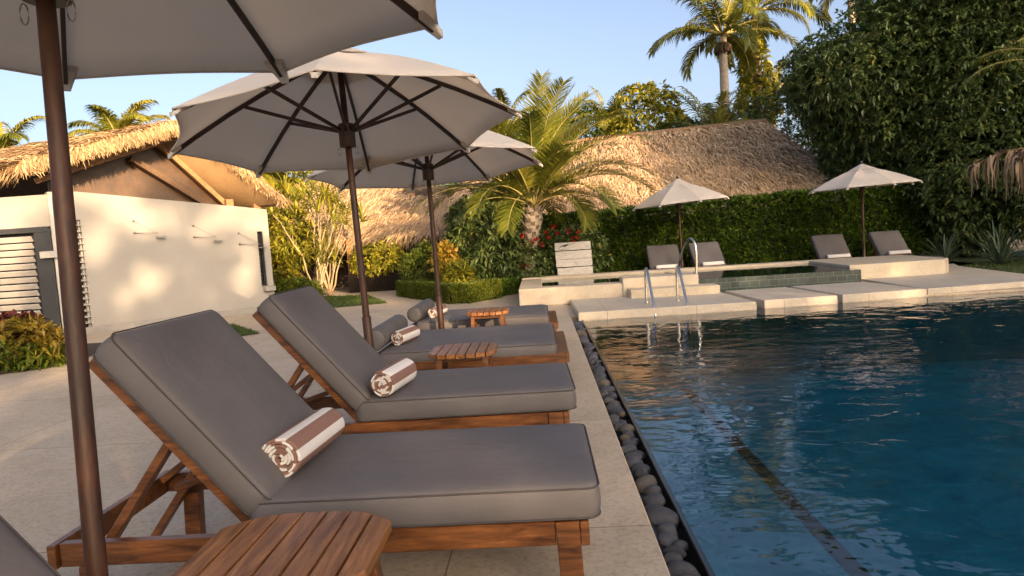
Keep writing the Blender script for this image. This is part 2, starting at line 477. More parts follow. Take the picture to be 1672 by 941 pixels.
def leaves(P, D, length, width, droop=.15, jl=.35, fold=.25):
    """P base points (n,3), D directions (n,3); every leaf is a pointed folded blade. returns V (n*6,3), F (n*4,3)"""
    n = len(P)
    D = unit(D)
    rnd = unit(rng.normal(size=(n, 3)))
    up = np.array([0, 0, 1.0]) + .6 * rnd
    S = unit(np.cross(D, up)); Nn = np.cross(S, D)
    l = length * (1 + jl * (rng.random((n, 1)) * 2 - 1)); w = width * (1 + jl * .7 * (rng.random((n, 1)) * 2 - 1))
    base = P
    dr = np.array([0, 0, -1.0]) * droop * l
    mid = P + D * l * .48 + dr * .25
    tip = P + D * l + dr
    L_ = mid - D * l * .06 + S * w * .5 + Nn * w * fold
    R_ = mid - D * l * .06 - S * w * .5 + Nn * w * fold
    V = np.stack([base, L_, mid, R_, tip], 1).reshape(-1, 3)
    o = (np.arange(n) * 5)[:, None]
    F = np.concatenate([o + np.array([[0, 2, 1]]), o + np.array([[0, 3, 2]]), o + np.array([[1, 2, 4]]), o + np.array([[2, 3, 4]])], 1).reshape(-1, 3)
    return V, F

def blob_points(blobs, n, inner=.8, jitter=.12, keep=.86, squash_bottom=True):
    """points on the outside of a union of ellipsoids, uneven"""
    C = np.array([b[:3] for b in blobs], float); Rr = np.array([b[3:6] for b in blobs], float)
    A = Rr[:, 0] * Rr[:, 1] + Rr[:, 1] * Rr[:, 2] + Rr[:, 0] * Rr[:, 2]
    k = rng.choice(len(blobs), size=n * 2, p=A / A.sum())
    d = unit(rng.normal(size=(n * 2, 3)))
    # lumpy radius from a few random lobes
    lob = unit(rng.normal(size=(28, 3)))
    lump = np.exp(-((1 - d @ lob.T) / .05)).sum(1) * .10
    rr = inner + (1.02 - inner) * rng.random(n * 2) ** .6 + lump + jitter * rng.normal(size=n * 2) * .5
    P = C[k] + d * Rr[k] * rr[:, None]
    ok = np.ones(n * 2, bool)
    for i in range(len(blobs)):
        q = np.linalg.norm((P - C[i]) / Rr[i], axis=1)
        ok &= (q > keep) | (k == i)
    P = P[ok][:n]; N_ = unit(d[ok][:n] / Rr[k[ok][:n]])
    return P, N_

def foliage(name, blobs, n_clump, leaf, width, mat, parent=None, per=6, inner=.75, upbias=.35, spread=.9, droop=.2, zmin=None, bright=None, shape=None, tilt=None):
    P, Nn = blob_points(blobs, n_clump, inner)
    if zmin is not None:
        k = P[:, 2] > zmin; P, Nn = P[k], Nn[k]
    if shape is not None:
        k = shape(P); P, Nn = P[k], Nn[k]
    n = len(P)
    ax = unit(Nn + np.array([0, 0, upbias]) + .35 * rng.normal(size=(n, 3)))
    base = np.repeat(P, per, 0); axr = np.repeat(ax, per, 0)
    r = rng.normal(size=(n * per, 3)); r -= axr * (r * axr).sum(1, keepdims=True); r = unit(r)
    D = axr * (.35 + .5 * rng.random((n * per, 1))) + r * spread
    base = base + r * leaf * .08 + axr * leaf * .35 * (rng.random((n * per, 1)) - .5)
    V, F = leaves(base, D, leaf, width, droop)
    t = np.repeat(np.clip(rng.normal(.5, .2, n), 0, 1), per) + rng.normal(0, .12, n * per)
    old = rng.random(n * per) < .015
    t = np.clip(t, 0, .95); t[old] = 1
    return np_mesh(name, V, F, M[mat], parent, np.repeat(t, 5))

def limb(mb, p0, p1, r0, r1, n=7, wob=.06, seg=6):
    p0 = np.array(p0, float); p1 = np.array(p1, float); pts = []; rs = []
    for i in range(seg + 1):
        t = i / seg; j = rng.normal(size=3) * wob * (0 if i in (0,) else 1)
        pts.append(tuple(p0 + (p1 - p0) * t + j)); rs.append(r0 + (r1 - r0) * t)
    mb.tube(pts, rs, n)
    return pts

def tree(name, base, blobs, n, leaf, width, mat, label, cat='tree', group=None, per=6, tr=.16, droop=.25, bark='bark', upbias=.35, inner=.75, shape=None, core=0):
    t = empty(name, base, label, cat, group)
    mb = MB()
    top = np.mean([b[:3] for b in blobs], 0)
    fork = np.array(base) * .45 + top * .55; fork[2] = base[2] + (top[2] - base[2]) * .5
    limb(mb, base, fork, tr, tr * .7, 9, tr * .25)
    for b in blobs: limb(mb, fork, (b[0], b[1], b[2]), tr * .55, tr * .18, 6, tr * .3)
    mb.build('trunk', M[bark], t)
    if core: foliage('inner_crown', [(b[0], b[1] + .25, b[2], b[3] * .74, b[4] * .74, b[5] * .74) for b in blobs], core, .34, .18, mat, t, 6, inner=.5)
    foliage('crown', blobs, n, leaf, width, mat, t, per, inner=inner, droop=droop, upbias=upbias, shape=shape)
    return t

def frond_arrays(L, el, az, droop, nleaf, leaflen, leafw, vee=.5, hang=.35, base=(0, 0, 0), twist=0.0, tipfrac=.25, skip=.12):
    """one palm frond: returns rachis points, leaflet V, F"""
    pts = []; p = np.array(base, float); e = el; N = 18
    h = np.array([cos(az), sin(az), 0])
    side = np.array([-sin(az), cos(az), 0])
    bend = twist
    for i in range(N + 1):
        pts.append(p.copy())
        dirv = h * cos(e) + np.array([0, 0, 1]) * sin(e) + side * bend * (i / N)
        p = p + dirv / np.linalg.norm(dirv) * L / N
        e -= droop * (i / N) * 2.0 / N * 1.0 + droop * .35 / N
    pts = np.array(pts)
    Vs = []; Fs = []; c = 0
    for i in range(nleaf):
        t = skip + (1 - skip) * (i + rng.random() * .6) / nleaf
        x = t * N; k = min(int(x), N - 1); f = x - k
        q = pts[k] * (1 - f) + pts[k + 1] * f
        tg = pts[k + 1] - pts[k]; tg /= np.linalg.norm(tg)
        sd = side - tg * side.dot(tg); sd /= np.linalg.norm(sd)
        nm = np.cross(tg, sd)
        if nm[2] < 0: nm = -nm
        env = math.sin(pi * min(1, (t - skip) / (1 - skip) * .86 + .12)) ** .6
        ll = leaflen * (.35 + .65 * env) * (.85 + .3 * rng.random())
        for sgn in (-1, 1):
            fw = .55 + .7 * t + .12 * rng.normal()
            d = sd * sgn + tg * fw + nm * (vee + .12 * rng.normal())
            d /= np.linalg.norm(d)
            d2 = d + np.array([0, 0, -1]) * hang * (.7 + .6 * rng.random()); d2 /= np.linalg.norm(d2)
            d3 = d2 + np.array([0, 0, -1]) * hang * 1.2; d3 /= np.linalg.norm(d3)
            wv = np.cross(d, nm); wv /= np.linalg.norm(wv)
            p1 = q + d * ll * .35; p2 = p1 + d2 * ll * .35; p3 = p2 + d3 * ll * .3
            w = leafw
            Vs += [q - wv * w * .3, q + wv * w * .3, p1 - wv * w * .5, p1 + wv * w * .5, p2 - wv * w * .36, p2 + wv * w * .36, p3]
            Fs += [[c, c + 1, c + 3], [c, c + 3, c + 2], [c + 2, c + 3, c + 5], [c + 2, c + 5, c + 4], [c + 4, c + 5, c + 6]]
            c += 7
    return pts, np.array(Vs), np.array(Fs)

def palm_fronds(parent, base, n, L, spec, nleaf, leaflen, leafw, mat, separate, stem_r=.018, azs=None, **kw):
    VV = []; FF = []; TT = []; off = 0; rb = MB()
    for i in range(n):
        az = (i * 2.39996 + rng.normal() * .15) if azs is None else azs[i]
        u = (i + .5) / n
        el = spec[0] + (spec[1] - spec[0]) * u + rng.normal() * .06
        dr = spec[2] + (spec[3] - spec[2]) * u + rng.normal() * .1
        LL = L * (.85 + .3 * rng.random()) * (1 - .25 * (u > .85))
        b = np.array(base) + np.array([cos(az), sin(az), 0]) * .04 + np.array([0, 0, .12 * u])
        pts, V, F = frond_arrays(LL, el, az, dr, nleaf, leaflen, leafw, base=b, twist=rng.normal() * .22, **kw)
        tint = np.clip(rng.normal(.5, .16) + rng.normal(0, .1, len(V) // 7), 0, 1)
        rs = [stem_r * (1.25 - 1.1 * k / 18) for k in range(19)]
        if separate:
            o = np_mesh('frond', V, F, M[mat], parent, np.repeat(tint, 7))
            m2 = MB(); m2.tube([tuple(p) for p in pts], rs, 6); m2.build('frond_stem', M['frond_stem'], o)
        else:
            VV.append(V); FF.append(F + off); TT.append(np.repeat(tint, 7)); off += len(V)
            rb.tube([tuple(p) for p in pts], rs, 5)
    if not separate:
        o = np_mesh('crown', np.concatenate(VV), np.concatenate(FF), M[mat], parent, np.concatenate(TT))
        rb.build('frond_stems', M['frond_stem'], o)
    return

def blades(name, base, n, L, w, mat, parent=None, el=(.5, 1.4), droop=1.2, r0=.06, az=None, seg=6):
    """strap leaves of a rosette plant"""
    VV = []; FF = []; TT = []; c = 0
    for i in range(n):
        a = i * 2.39996 + rng.normal() * .2 if az is None else az[0] + (az[1] - az[0]) * rng.random()
        e = el[0] + (el[1] - el[0]) * rng.random(); l = L * (.7 + .5 * rng.random()); p = np.array(base) + np.array([cos(a), sin(a), 0]) * r0 * rng.random()
        side = np.array([-sin(a), cos(a), 0]); t = rng.random()
        dd = droop * (.7 + .6 * rng.random())
        for k in range(seg + 1):
            u = k / seg; ww = w * (.55 + .9 * u) * (1 - u) ** .55 if k < seg else .0008
            VV += [p - side * ww * .5 + np.array([0, 0, ww * .2]), p, p + side * ww * .5 + np.array([0, 0, ww * .2])]; TT += [t] * 3
            if k < seg:
                b = c + k * 3
                FF += [[b, b + 1, b + 4, b + 3], [b + 1, b + 2, b + 5, b + 4]]
            p = p + (np.array([cos(a), sin(a), 0]) * cos(e) + np.array([0, 0, 1]) * sin(e)) * l / seg
            e -= dd / seg * (0.4 + 1.2 * u)
        c += (seg + 1) * 3
    return np_mesh(name, VV, FF, M[mat], parent, np.clip(np.array(TT), 0, 1))

# thatch: courses of overlapping straw strips over a roof face
def thatch_face(quad, rows, per_m, ln, w, out, lift=.05, jit=.35, fringe=0.0):
    """quad: eave0, eave1, ridge1, ridge0"""
    a, b, c, d = [np.array(p, float) for p in quad]
    nrm = np.cross(b - a, d - a); nrm /= np.linalg.norm(nrm)
    if nrm[2] < 0: nrm = -nrm
    VV, FF, TT = out
    for r in range(rows + 1):
        v = r / rows
        e0 = a + (d - a) * v; e1 = b + (c - b) * v
        Lr = np.linalg.norm(e1 - e0); n = max(2, int(Lr * per_m))
        u = (np.arange(n) + rng.random(n)) / n
        P = e0 + (e1 - e0) * u[:, None]
        dn = (a - d) * (1 - u[:, None]) + (b - c) * u[:, None]; dn = unit(dn)
        al = unit(e1 - e0)
        dirs = unit(dn + al * rng.normal(0, jit, (n, 1)) + nrm * rng.normal(.06, .10, (n, 1)))
        l = ln * (.6 + .7 * rng.random((n, 1))); ww = w * (.6 + .9 * rng.random((n, 1)))
        h = nrm * (lift * (.3 + rng.random((n, 1)))) 
        P = P + h + unit(dn) * rng.normal(0, ln * .12, (n, 1))
        S = unit(np.cross(dirs, nrm))
        tw = nrm * rng.normal(0, .35, (n, 1))
        S = unit(S + tw)
        mid = P + dirs * l * .55 + nrm * .02
        tip = P + dirs * l - nrm * .01 + S * rng.normal(0, .25, (n, 1)) * ww
        V = np.stack([P - S * ww / 2 - nrm * .03, P + S * ww / 2 - nrm * .03, mid - S * ww / 2, mid + S * ww / 2, tip - S * ww * .12, tip + S * ww * .12], 1).reshape(-1, 3)
        o = (np.arange(n) * 6)[:, None] + sum(len(x) for x in VV)
        F = np.concatenate([o + np.array([[0, 1, 3, 2]]), o + np.array([[2, 3, 5, 4]])], 1).reshape(-1, 4)
        VV.append(V); FF.append(F); TT.append(np.repeat(np.clip(rng.normal(.5, .24, n), 0, 1), 6))
    if fringe > 0:
        n = int(np.linalg.norm(b - a) * per_m * 3)
        u = rng.random(n); P = a + (b - a) * u[:, None] - nrm * (rng.random((n, 1)) * .16) + unit(a - d) * .03
        dirs = unit(unit(a - d) * .55 + np.array([0, 0, -1.0]) + rng.normal(0, .16, (n, 3)))
        l = fringe * (.5 + .8 * rng.random((n, 1))); ww = w * .55
        S = unit(np.cross(dirs, nrm) + rng.normal(0, .3, (n, 3)))
        mid = P + dirs * l * .5; tip = P + dirs * l
        V = np.stack([P - S * ww / 2, P + S * ww / 2, mid - S * ww / 2, mid + S * ww / 2, tip - S * ww * .1, tip + S * ww * .1], 1).reshape(-1, 3)
        o = (np.arange(n) * 6)[:, None] + sum(len(x) for x in VV)
        F = np.concatenate([o + np.array([[0, 1, 3, 2]]), o + np.array([[2, 3, 5, 4]])], 1).reshape(-1, 4)
        VV.append(V); FF.append(F); TT.append(np.repeat(np.clip(rng.normal(.55, .24, n), 0, 1), 6))

def thatch_build(name, faces, parent, mat, rows_per_m=8, per_m=22, ln=.42, w=.045, jit=.3, thick=.14):
    out = ([], [], [])
    for q, fr in faces:
        a, b, c, d = [np.array(p, float) for p in q]
        h = max(np.linalg.norm(d - a), np.linalg.norm(c - b))
        thatch_face(q, int(h * rows_per_m), per_m, ln, w, out, jit=jit, fringe=fr)
    # the packed straw body underneath
    for q, fr in faces:
        a, b, c, d = [np.array(p, float) for p in q]
        nrm = np.cross(b - a, d - a); nrm /= np.linalg.norm(nrm); nrm = nrm if nrm[2] > 0 else -nrm
        t = nrm * thick
        o = sum(len(x) for x in out[0])
        out[0].append(np.array([a, b, c, d, a - t, b - t, c - t, d - t]))
        out[1].append(np.array([[0, 1, 2, 3], [7, 6, 5, 4], [0, 4, 5, 1], [1, 5, 6, 2], [2, 6, 7, 3], [3, 7, 4, 0]]) + o); out[2].append(np.full(8, .3))
    return np_mesh(name, np.concatenate(out[0]), np.concatenate(out[1]), M[mat], parent, np.concatenate(out[2]))
#@@PART2
# ================================================================== SETTING
def structure(o): o['kind'] = 'structure'; return o
HX0, HX1, HY0, HY1 = .40, 12.6, -4.5, 9.95          # hole for the pebble channel and the pool

def ring(name, mat, x0, x1, y0, y1, z):
    mb = MB()
    mb.quad((x0, y0, z), (HX0, y0, z), (HX0, y1, z), (x0, y1, z))
    mb.quad((HX0, HY1, z), (HX1, HY1, z), (HX1, y1, z), (HX0, y1, z))
    mb.quad((HX1, y0, z), (x1, y0, z), (x1, y1, z), (HX1, y1, z))
    mb.quad((HX0, y0, z), (HX1, y0, z), (HX1, HY0, z), (HX0, HY0, z))
    return structure(mb.build(name, mat))
ring('ground', M['ground'], -400, 400, -400, 600, -.30)
# paving is a thick slab with a real edge along the channel
mb = MB()
mb.box((-6.8, 7.2, -.2), (14.4, 25.6, .4), ch=.006)
structure(mb.build('terrace_paving', M['terrace']))
mb = MB(); mb.box((4.13, 12.02, -.15), (7.46, 4.14, .29), ch=.004)
structure(mb.build('far_paving', M['terrace']))
mb = MB(); mb.box((5.2, 15.25, -.2), (7.4, 2.32, .06), ch=.004); structure(mb.build('rear_paving', M['terrace']))
mb = MB()
mb.poly_prism([(5.53, 9.98), (7.2, 10.22), (7.62, 10.4), (7.74, 11.23), (8.02, 13.4), (8.3, 14.05), (5.53, 14.05)], -.32, .075, ch=.008)
structure(mb.build('garden_path', M['slabstone']))

# pool
mb = MB()
fz = -1.0; x0, x1, y0, y1 = .565, 12.6, -4.5, 9.95
mb.quad((x0, y0, fz), (x1, y0, fz), (x1, y1, fz), (x0, y1, fz))
mb.quad((x0, y1, fz), (x1, y1, fz), (x1, y1, -.052), (x0, y1, -.052))
mb.quad((x1, y0, fz), (x1, y1, fz), (x1, y1, -.052), (x1, y0, -.052))
mb.quad((x0, y0, fz), (x1, y0, fz), (x1, y0, -.052), (x0, y0, -.052))
mb.quad((x0, y0, fz), (x0, y1, fz), (x0, y1, -.06), (x0, y0, -.06))
structure(mb.build('pool_basin', M['pool_tile']))
mb = MB(); mb.quad((1.80, y0, fz + .004), (1.93, y0, fz + .004), (1.93, 9.2, fz + .004), (1.80, 9.2, fz + .004))
structure(mb.build('pool_lane_line', M['lane_tile']))
mb = MB()
mb.box((.5525, 2.7, -.32), (.025, 14.5, .59), ch=.004)
mb.quad((.395, y0, -.22), (.54, y0, -.22), (.54, y1, -.22), (.395, y1, -.22))
structure(mb.build('channel_lining', M['black_tile']))
mb = MB(); mb.quad((.5655, y0, -.032), (x1, y0, -.032), (x1, y1, -.032), (.5655, y1, -.032))
structure(mb.build('pool_water', M['water']))

# lawns and beds
def sheet(name, pts, z, mat): return structure(MB().quad(*[(p[0], p[1], z) for p in pts]).build(name, mat))
sheet('lawn', [(7.74, 11.23), (7.62, 10.42), (7.3, 10.25), (12.6, 10.25), (16, 11), (16, 17), (9.0, 17), (8.9, 14.2), (8.3, 14.0), (8.02, 13.4)], .03, M['lawn'])
gp1 = [(-5.75, 10.9), (-4.55, 9.55), (-4.2, 9.9), (-5.25, 11.3)]
gp2 = [(-4.19, 13.25), (-3.1, 13.6), (-4.1, 15.9), (-5.6, 16.2), (-5.2, 14.3)]
sheet('lawn', gp1, .006, M['lawn']); sheet('lawn', gp2, .006, M['lawn'])
sheet('flower_bed', [(-12, 7.3), (-6.9, 7.3), (-6.3, 7.5), (-5.95, 7.75), (-5.82, 8.05), (-5.9, 8.6), (-6.6, 9.9), (-12, 9.9)], .007, M['soil'])
sheet('flower_bed', [(-7.2, 14.6), (-5.25, 14.4), (-5.0, 16.4), (-8, 17.6)], .008, M['soil'])
sheet('flower_bed', [(-3.2, 15.6), (-1.58, 12.75), (-.9, 13.3), (-.4, 14.2), (1.49, 14.2), (1.49, 16.9), (-3.6, 17)], .009, M['soil'])

def grass(name, poly, n, z, hgt, w=.006):
    xs = np.array(poly); P = []
    lo, hi = xs.min(0), xs.max(0)
    q = lo + (hi - lo) * rng.random((n * 2, 2))
    inside = np.zeros(len(q), bool); m = len(xs)
    for i in range(m):
        a, b = xs[i], xs[(i + 1) % m]
        c = ((a[1] > q[:, 1]) != (b[1] > q[:, 1])) & (q[:, 0] < (b[0] - a[0]) * (q[:, 1] - a[1]) / (b[1] - a[1] + 1e-9) + a[0])
        inside ^= c
    q = q[inside][:n]; k = len(q)
    P = np.column_stack([q, np.full(k, z)])
    D = unit(np.column_stack([rng.normal(0, .45, (k, 2)), np.ones(k)]))
    V, F = leaves(P, D, hgt, w, .1, .5, .1)
    o = np_mesh(name, V, F, M['grass'], None, np.repeat(np.clip(rng.normal(.5, .22, k), 0, 1), 5))
    o['kind'] = 'stuff'; o['label'] = 'short green grass blades of the clipped lawn'; o['category'] = 'grass'
    return o
grass('grass', [(7.74, 11.23), (7.62, 10.42), (10.5, 10.3), (11.5, 14.5), (9.0, 14.4), (8.02, 13.4)], 9000, .03, .05, .008)
grass('grass', gp1, 5000, .006, .04)
grass('grass', gp2, 6000, .006, .05, .008)

# ================================================================== SPA
mb = MB()
mb.box((1.07, 11.6, .15), (2.9, .4, .30), ch=.01)                  # front wall
mb.box((-.18, 12.93, .15), (.4, 2.256, .299), ch=.01)               # left wall
spa = empty('raised_spa', (2.8, 12.8, 0), 'raised beige limestone spa pool with teal tiled front, behind the swimming pool', 'spa pool')
mb.build('wall', M['coping'], spa)
mb = MB(); mb.box((2.62, 13.93, .16), (6.0, .34, .321), ch=.012); mb.build('back_coping', M['coping'], spa)
mb = MB()
mb.poly_prism([(5.33, 11.98), (7.0, 12.1), (7.18, 12.3), (7.2, 13.9), (5.63, 14.05), (5.33, 13.75)], .0, .325, ch=.012)
mb.build('end_block', M['coping'], spa)
mb = MB(); mb.box((3.93, 11.62, .14), (2.79, .14, .276), ch=.004); mb.build('tiled_wall', M['spa_tile'], spa)
mb = MB(); mb.box((1.98, 11.62, .19), (1.25, .5, .38), ch=.012); mb.box((2.14, 11.18, .11), (1.42, .38, .21), ch=.012)
st = mb.build('step', M['coping'], spa)
mb = MB()
mb.quad((.02, 11.8, .12), (5.33, 11.8, .12), (5.33, 13.76, .12), (.02, 13.76, .12)); mb.build('floor', M['pool_tile'], spa)
mb = MB(); mb.quad((.021, 11.7, .268), (2.5, 11.7, .268), (2.5, 13.758, .268), (.021, 13.758, .268))
mb.quad((2.5, 11.552, .2795), (5.329, 11.552, .2795), (5.329, 13.758, .2795), (2.5, 13.758, .2795)); 
mb.build('spa_water', M['spa_water'], spa)

def slab(pts, z0, z1, label):
    c = (sum(p[0] for p in pts) / len(pts), sum(p[1] for p in pts) / len(pts), z0)
    o = MB().poly_prism([(p[0] - c[0], p[1] - c[1]) for p in pts], 0, z1 - z0, ch=.012).build('stone_slab', M['slabstone'])
    o.location = c
    return tag(o, label, 'paving slab', 'stone slabs along the far pool edge')
slab([(.5, 9.52), (2.98, 9.6), (2.9, 11.38), (.47, 11.38)], -.045, .08, 'wide pale stone platform carrying the two steel ladder rails')
slab([(3.12, 9.68), (4.16, 9.76), (4.0, 11.35), (3.0, 11.3)], -.042, .083, 'single square stone slab between the ladder platform and the next long slab')
slab([(4.27, 9.84), (5.5, 9.95), (5.34, 11.5), (4.12, 11.45)], -.044, .079, 'long stone slab in front of the tiled spa wall, joining the garden path')

# steel rails
def rail(pts, label, r=.021):
    base = pts[0]
    # smooth polyline by corner rounding
    P = [Vector(p) for p in pts]
    for _ in range(3):
        Q = [P[0]]
        for a, b in zip(P, P[1:]):
            Q += [a.lerp(b, .25), a.lerp(b, .75)]
        Q.append(P[-1]); P = Q
    e = empty('pool_handrail', base, label, 'handrail', 'steel handrails')
    m = MB(); m.tube(P, r, 12); m.build('rail_tube', M['steel'], e)
    return e
for x, yb, lab in ((1.56, 10.22, 'left one of the two curved steel ladder rails dipping into the pool'), (2.03, 10.27, 'right one of the two curved steel ladder rails dipping into the pool')):
    e = rail([(x, yb, .08), (x, yb, .42), (x + .0, yb - .02, .60), (x, yb - .18, .60), (x + .005, yb - .42, .30), (x + .01, yb - .66, .02), (x + .015, yb - .72, -.3), (x + .015, yb - .72, -.75)], lab)
    m = MB(); m.tube([(x, yb, .08), (x, yb, .09)], .042, 16); m.tube([(x, yb, .09), (x, yb, .10)], .03, 16); m.build('base_flange', M['steel'], e)
e = rail([(2.6, 11.5, .382), (2.62, 11.5, .72), (2.60, 11.55, .95), (2.52, 11.7, .97), (2.45, 12.0, .68), (2.40, 12.2, .13)], 'tall steel hoop handrail on the top step into the spa')
m = MB(); m.tube([(2.6, 11.5, .38), (2.6, 11.5, .392)], .042, 16); m.build('base_flange', M['steel'], e)

# ================================================================== PEBBLES
peb = []
for k in range(9):
    bm = bmesh.new(); bmesh.ops.create_icosphere(bm, subdivisions=3, radius=1)
    sx, sy, sz = rng.uniform(.85, 1.15), rng.uniform(.8, 1.3), rng.uniform(.62, .85)
    off = Vector(rng.normal(size=3) * 5)
    from mathutils import noise as mno
    for v in bm.verts:
        n1 = mno.noise(v.co * .9 + off); n2 = mno.noise(v.co * 2.3 + off)
        v.co *= 1 + .22 * n1 + .05 * n2
        v.co.x *= sx; v.co.y *= sy; v.co.z *= sz
    me = bpy.data.meshes.new('pebble'); bm.to_mesh(me); bm.free(); me.materials.append(M['pebble']); smooth(me); peb.append(me)
placed = []
tries = 0
y = 1.2
def try_peb(x, yy, r, zoff=0.0):
    for (px, py, pr) in placed[-60:]:
        if (px - x) ** 2 + (py - yy) ** 2 < (.86 * (pr + r)) ** 2: return False
    placed.append((x, yy, r))
    o = bpy.data.objects.new('pebble', peb[rng.integers(len(peb))]); link(o)
    o.location = (x, yy, -.052 + zoff + rng.uniform(-.015, .012)); o.scale = [r * rng.uniform(.92, 1.1) for _ in range(3)]
    o.rotation_euler = (rng.uniform(-.35, .35), rng.uniform(-.35, .35), rng.uniform(0, 6.28))
    tag(o, 'smooth dark grey pebble in the narrow channel between deck and pool', 'pebble', 'dark pebbles along the pool edge')
    return True
while y < 9.45 and len(placed) < 235:
    big = y < 6.5
    for _ in range(5):
        r = rng.uniform(.042, .072) if rng.random() < .75 else rng.uniform(.025, .04)
        x = rng.uniform(.40 + r * .9, .542 - r * .95) if r < .07 else .472
        try_peb(x, y + rng.uniform(0, .06), r)
    y += .03

# ================================================================== FURNITURE
def rrect(hx, hy, r, n=6):
    pts = []
    for cx, cy, a0 in ((hx - r, hy - r, 0), (-hx + r, hy - r, pi / 2), (-hx + r, -hy + r, pi), (hx - r, -hy + r, 1.5 * pi)):
        for k in range(n + 1):
            a = a0 + pi / 2 * k / n; pts.append((cx + r * cos(a), cy + r * sin(a)))
    return pts

def cushion(L, W, T, parent, Mx, name='cushion', puff=.014, rc=.045, seed=0):
    """box cushion with piped edges; local x along its length, z up from its underside; Mx places it"""
    prof = [(.05, .0), (.018, .001), (.004, .008), (.0, .018), (-.004, T * .35), (-.005, T * .5), (-.003, T * .72), (.0, T - .014), (.006, T - .004),
            (.016, T + .002), (.035, T + puff * .5), (.07, T + puff * .8), (.12, T + puff), (.2, T + puff * 1.1)]
    hx, hy = L / 2, W / 2
    loops = []; md = min(hx, hy)
    for ins, z in prof: loops.append([(x, y_, z) for x, y_ in rrect(hx - ins, hy - ins, max(rc - ins * .6, .012), 6)])
    for fr in (.6, .8, .93):
        ins = .2 + (md - .2) * fr if md > .2 else md * fr
        loops.append([(x, y_, T + puff * 1.12) for x, y_ in rrect(hx - ins, hy - ins, .012, 6)])
    n = len(loops[0]); vs = []; fs = []
    for lp in loops: vs += lp
    def dent(p):
        q = Vector(p); a = mno.noise(Vector((q.x * 2.3, q.y * 2.3, seed * 7.1 + q.z * 3))); b = mno.noise(Vector((q.x * 7, q.y * 7, seed * 3.3 + q.z * 9)))
        f = .007 * a + .0022 * b
        return (q.x, q.y + f * .6, q.z + (f if q.z > T * .5 else 0))
    vs = [dent(p) for p in vs]
    for l in range(len(loops) - 1):
        for k in range(n): fs.append([l * n + k, l * n + (k + 1) % n, (l + 1) * n + (k + 1) % n, (l + 1) * n + k])
    fs.append(list(range(n))[::-1]); fs.append([(len(loops) - 1) * n + k for k in range(n)])
    m = MB(); m.add(vs, fs, 0, True, Mx); o = m.build(name, M['grey'], parent)
    for z, ins in ((T - .008, .0), (.012, .0)):
        p = MB(); pts = [dent((x, y_, z)) for x, y_ in rrect(hx - ins + .001, hy - ins + .001, rc, 6)]
        p.loop_tube([Mx @ Vector(q) for q in pts], .0030, 6); p.build('piping', M['piping'], o)
    return o

LW = .75
def make_lounger(seed, prop_label=None):
    """local frame: x=0 at the foot end of the seat cushion, -x towards the head, y across, ground z=0"""
    t = empty('sun_lounger')
    W = LW; hy = W / 2
    # seat frame: two side rails, end boards, slats
    f = MB()
    for s in (-1, 1): f.beam((-1.80, s * (hy - .035), .256), (-.115, s * (hy - .035), .256), .036, .082)
    f.beam((-.02, -hy + .01, .256), (-.02, hy - .01, .256), .03, .084)
    f.beam((-1.818, -hy, .256), (-1.818, hy, .256), .03, .084)
    for k in range(13):
        x = -.14 - k * .083
        f.beam((x, -hy + .05, .282), (x, hy - .05, .282), .058, .018)
    f.build('frame', M['teak'], t)
    for sx in (-.077, -1.70):
        for s in (-1, 1):
            l = MB()
            y0_ = s * (hy - .034)
            if sx > -.5: l.beam((sx, y0_, .297), (sx + .012, y0_ + s * .004, 0), .05, .078, up=(1, 0, 0))
            else: l.beam((sx, y0_, .215), (sx - .012, y0_ + s * .004, 0), .05, .07, up=(1, 0, 0))
            l.build('leg', M['teak'], t)
    # backrest frame, hinged at x=-1.17
    ang = radians(50); hx = -1.14; hz = .333
    d = Vector((-cos(ang), 0, sin(ang))); nn = Vector((sin(ang), 0, cos(ang)))
    b = MB(); o0 = Vector((hx, 0, hz))
    for s in (-1, 1): b.beam(o0 + Vector((0, s * (hy - .045), 0)) - d * .05, o0 + Vector((0, s * (hy - .045), 0)) + d * .76, .032, .038, up=nn)
    for k in range(9):
        p = o0 + d * (.04 + .085 * k) + nn * .012
        b.beam(p + Vector((0, -hy + .06, 0)), p + Vector((0, hy - .06, 0)), .055, .018, up=nn)
    b.build('backrest', M['teak'], t)
    # prop: two arms and a cross bar resting on the rack
    for s in (-1, 1):
        p = MB()
        a0 = o0 + d * .40 + Vector((0, s * (hy - .115), 0)) - nn * .02
        p.beam(a0, (-1.86, s * (hy - .115), .02), .03, .05, up=(0, 1, 0))
        p.build('prop', M['teak'], t)
    p = MB()
    p.beam(o0 + d * .34 + Vector((0, hy - .08, 0)) - nn * .02, (-1.80, hy - .08, .28), .03, .045, up=(0, 1, 0)); p.build('brace', M['teak'], t); p = MB()
    p.beam(o0 + d * .12 + Vector((0, hy - .16, 0)) - nn * .02, (-1.70, hy - .16, .27), .028, .036, up=(0, 1, 0))
    p.build('brace', M['teak'], t)
    # cushions
    cushion(1.17, W, .118, t, Matrix.Translation((-.55, 0, .299)), 'seat_cushion', seed=seed)
    R = Matrix((( -d.x, 0, nn.x), (0, 1, 0), (-d.z, 0, nn.z))).to_4x4()
    c0 = o0 + d * .385 + nn * .022
    cushion(.77, W, .108, t, Matrix.Translation(c0) @ R, 'back_cushion', seed=seed + 5)
    return t
L1 = make_lounger(1); L1.location = (.115, 2.535, 0)
tag(L1, 'nearest complete grey sun lounger, raised back, beside the striped towel and stool in front', 'sun lounger', 'grey cushioned teak sun loungers')
L0 = copy_tree(L1); L0.location = (.135, .985, 0)
L0['label'] = 'sun lounger cut off by the lower left corner, only its grey back cushion showing'
L2 = copy_tree(L1); L2.location = (.105, 3.90, 0); L2.rotation_euler = (0, 0, radians(1.2))
L2['label'] = 'second raised-back grey sun lounger, in front of the middle parasol pole'

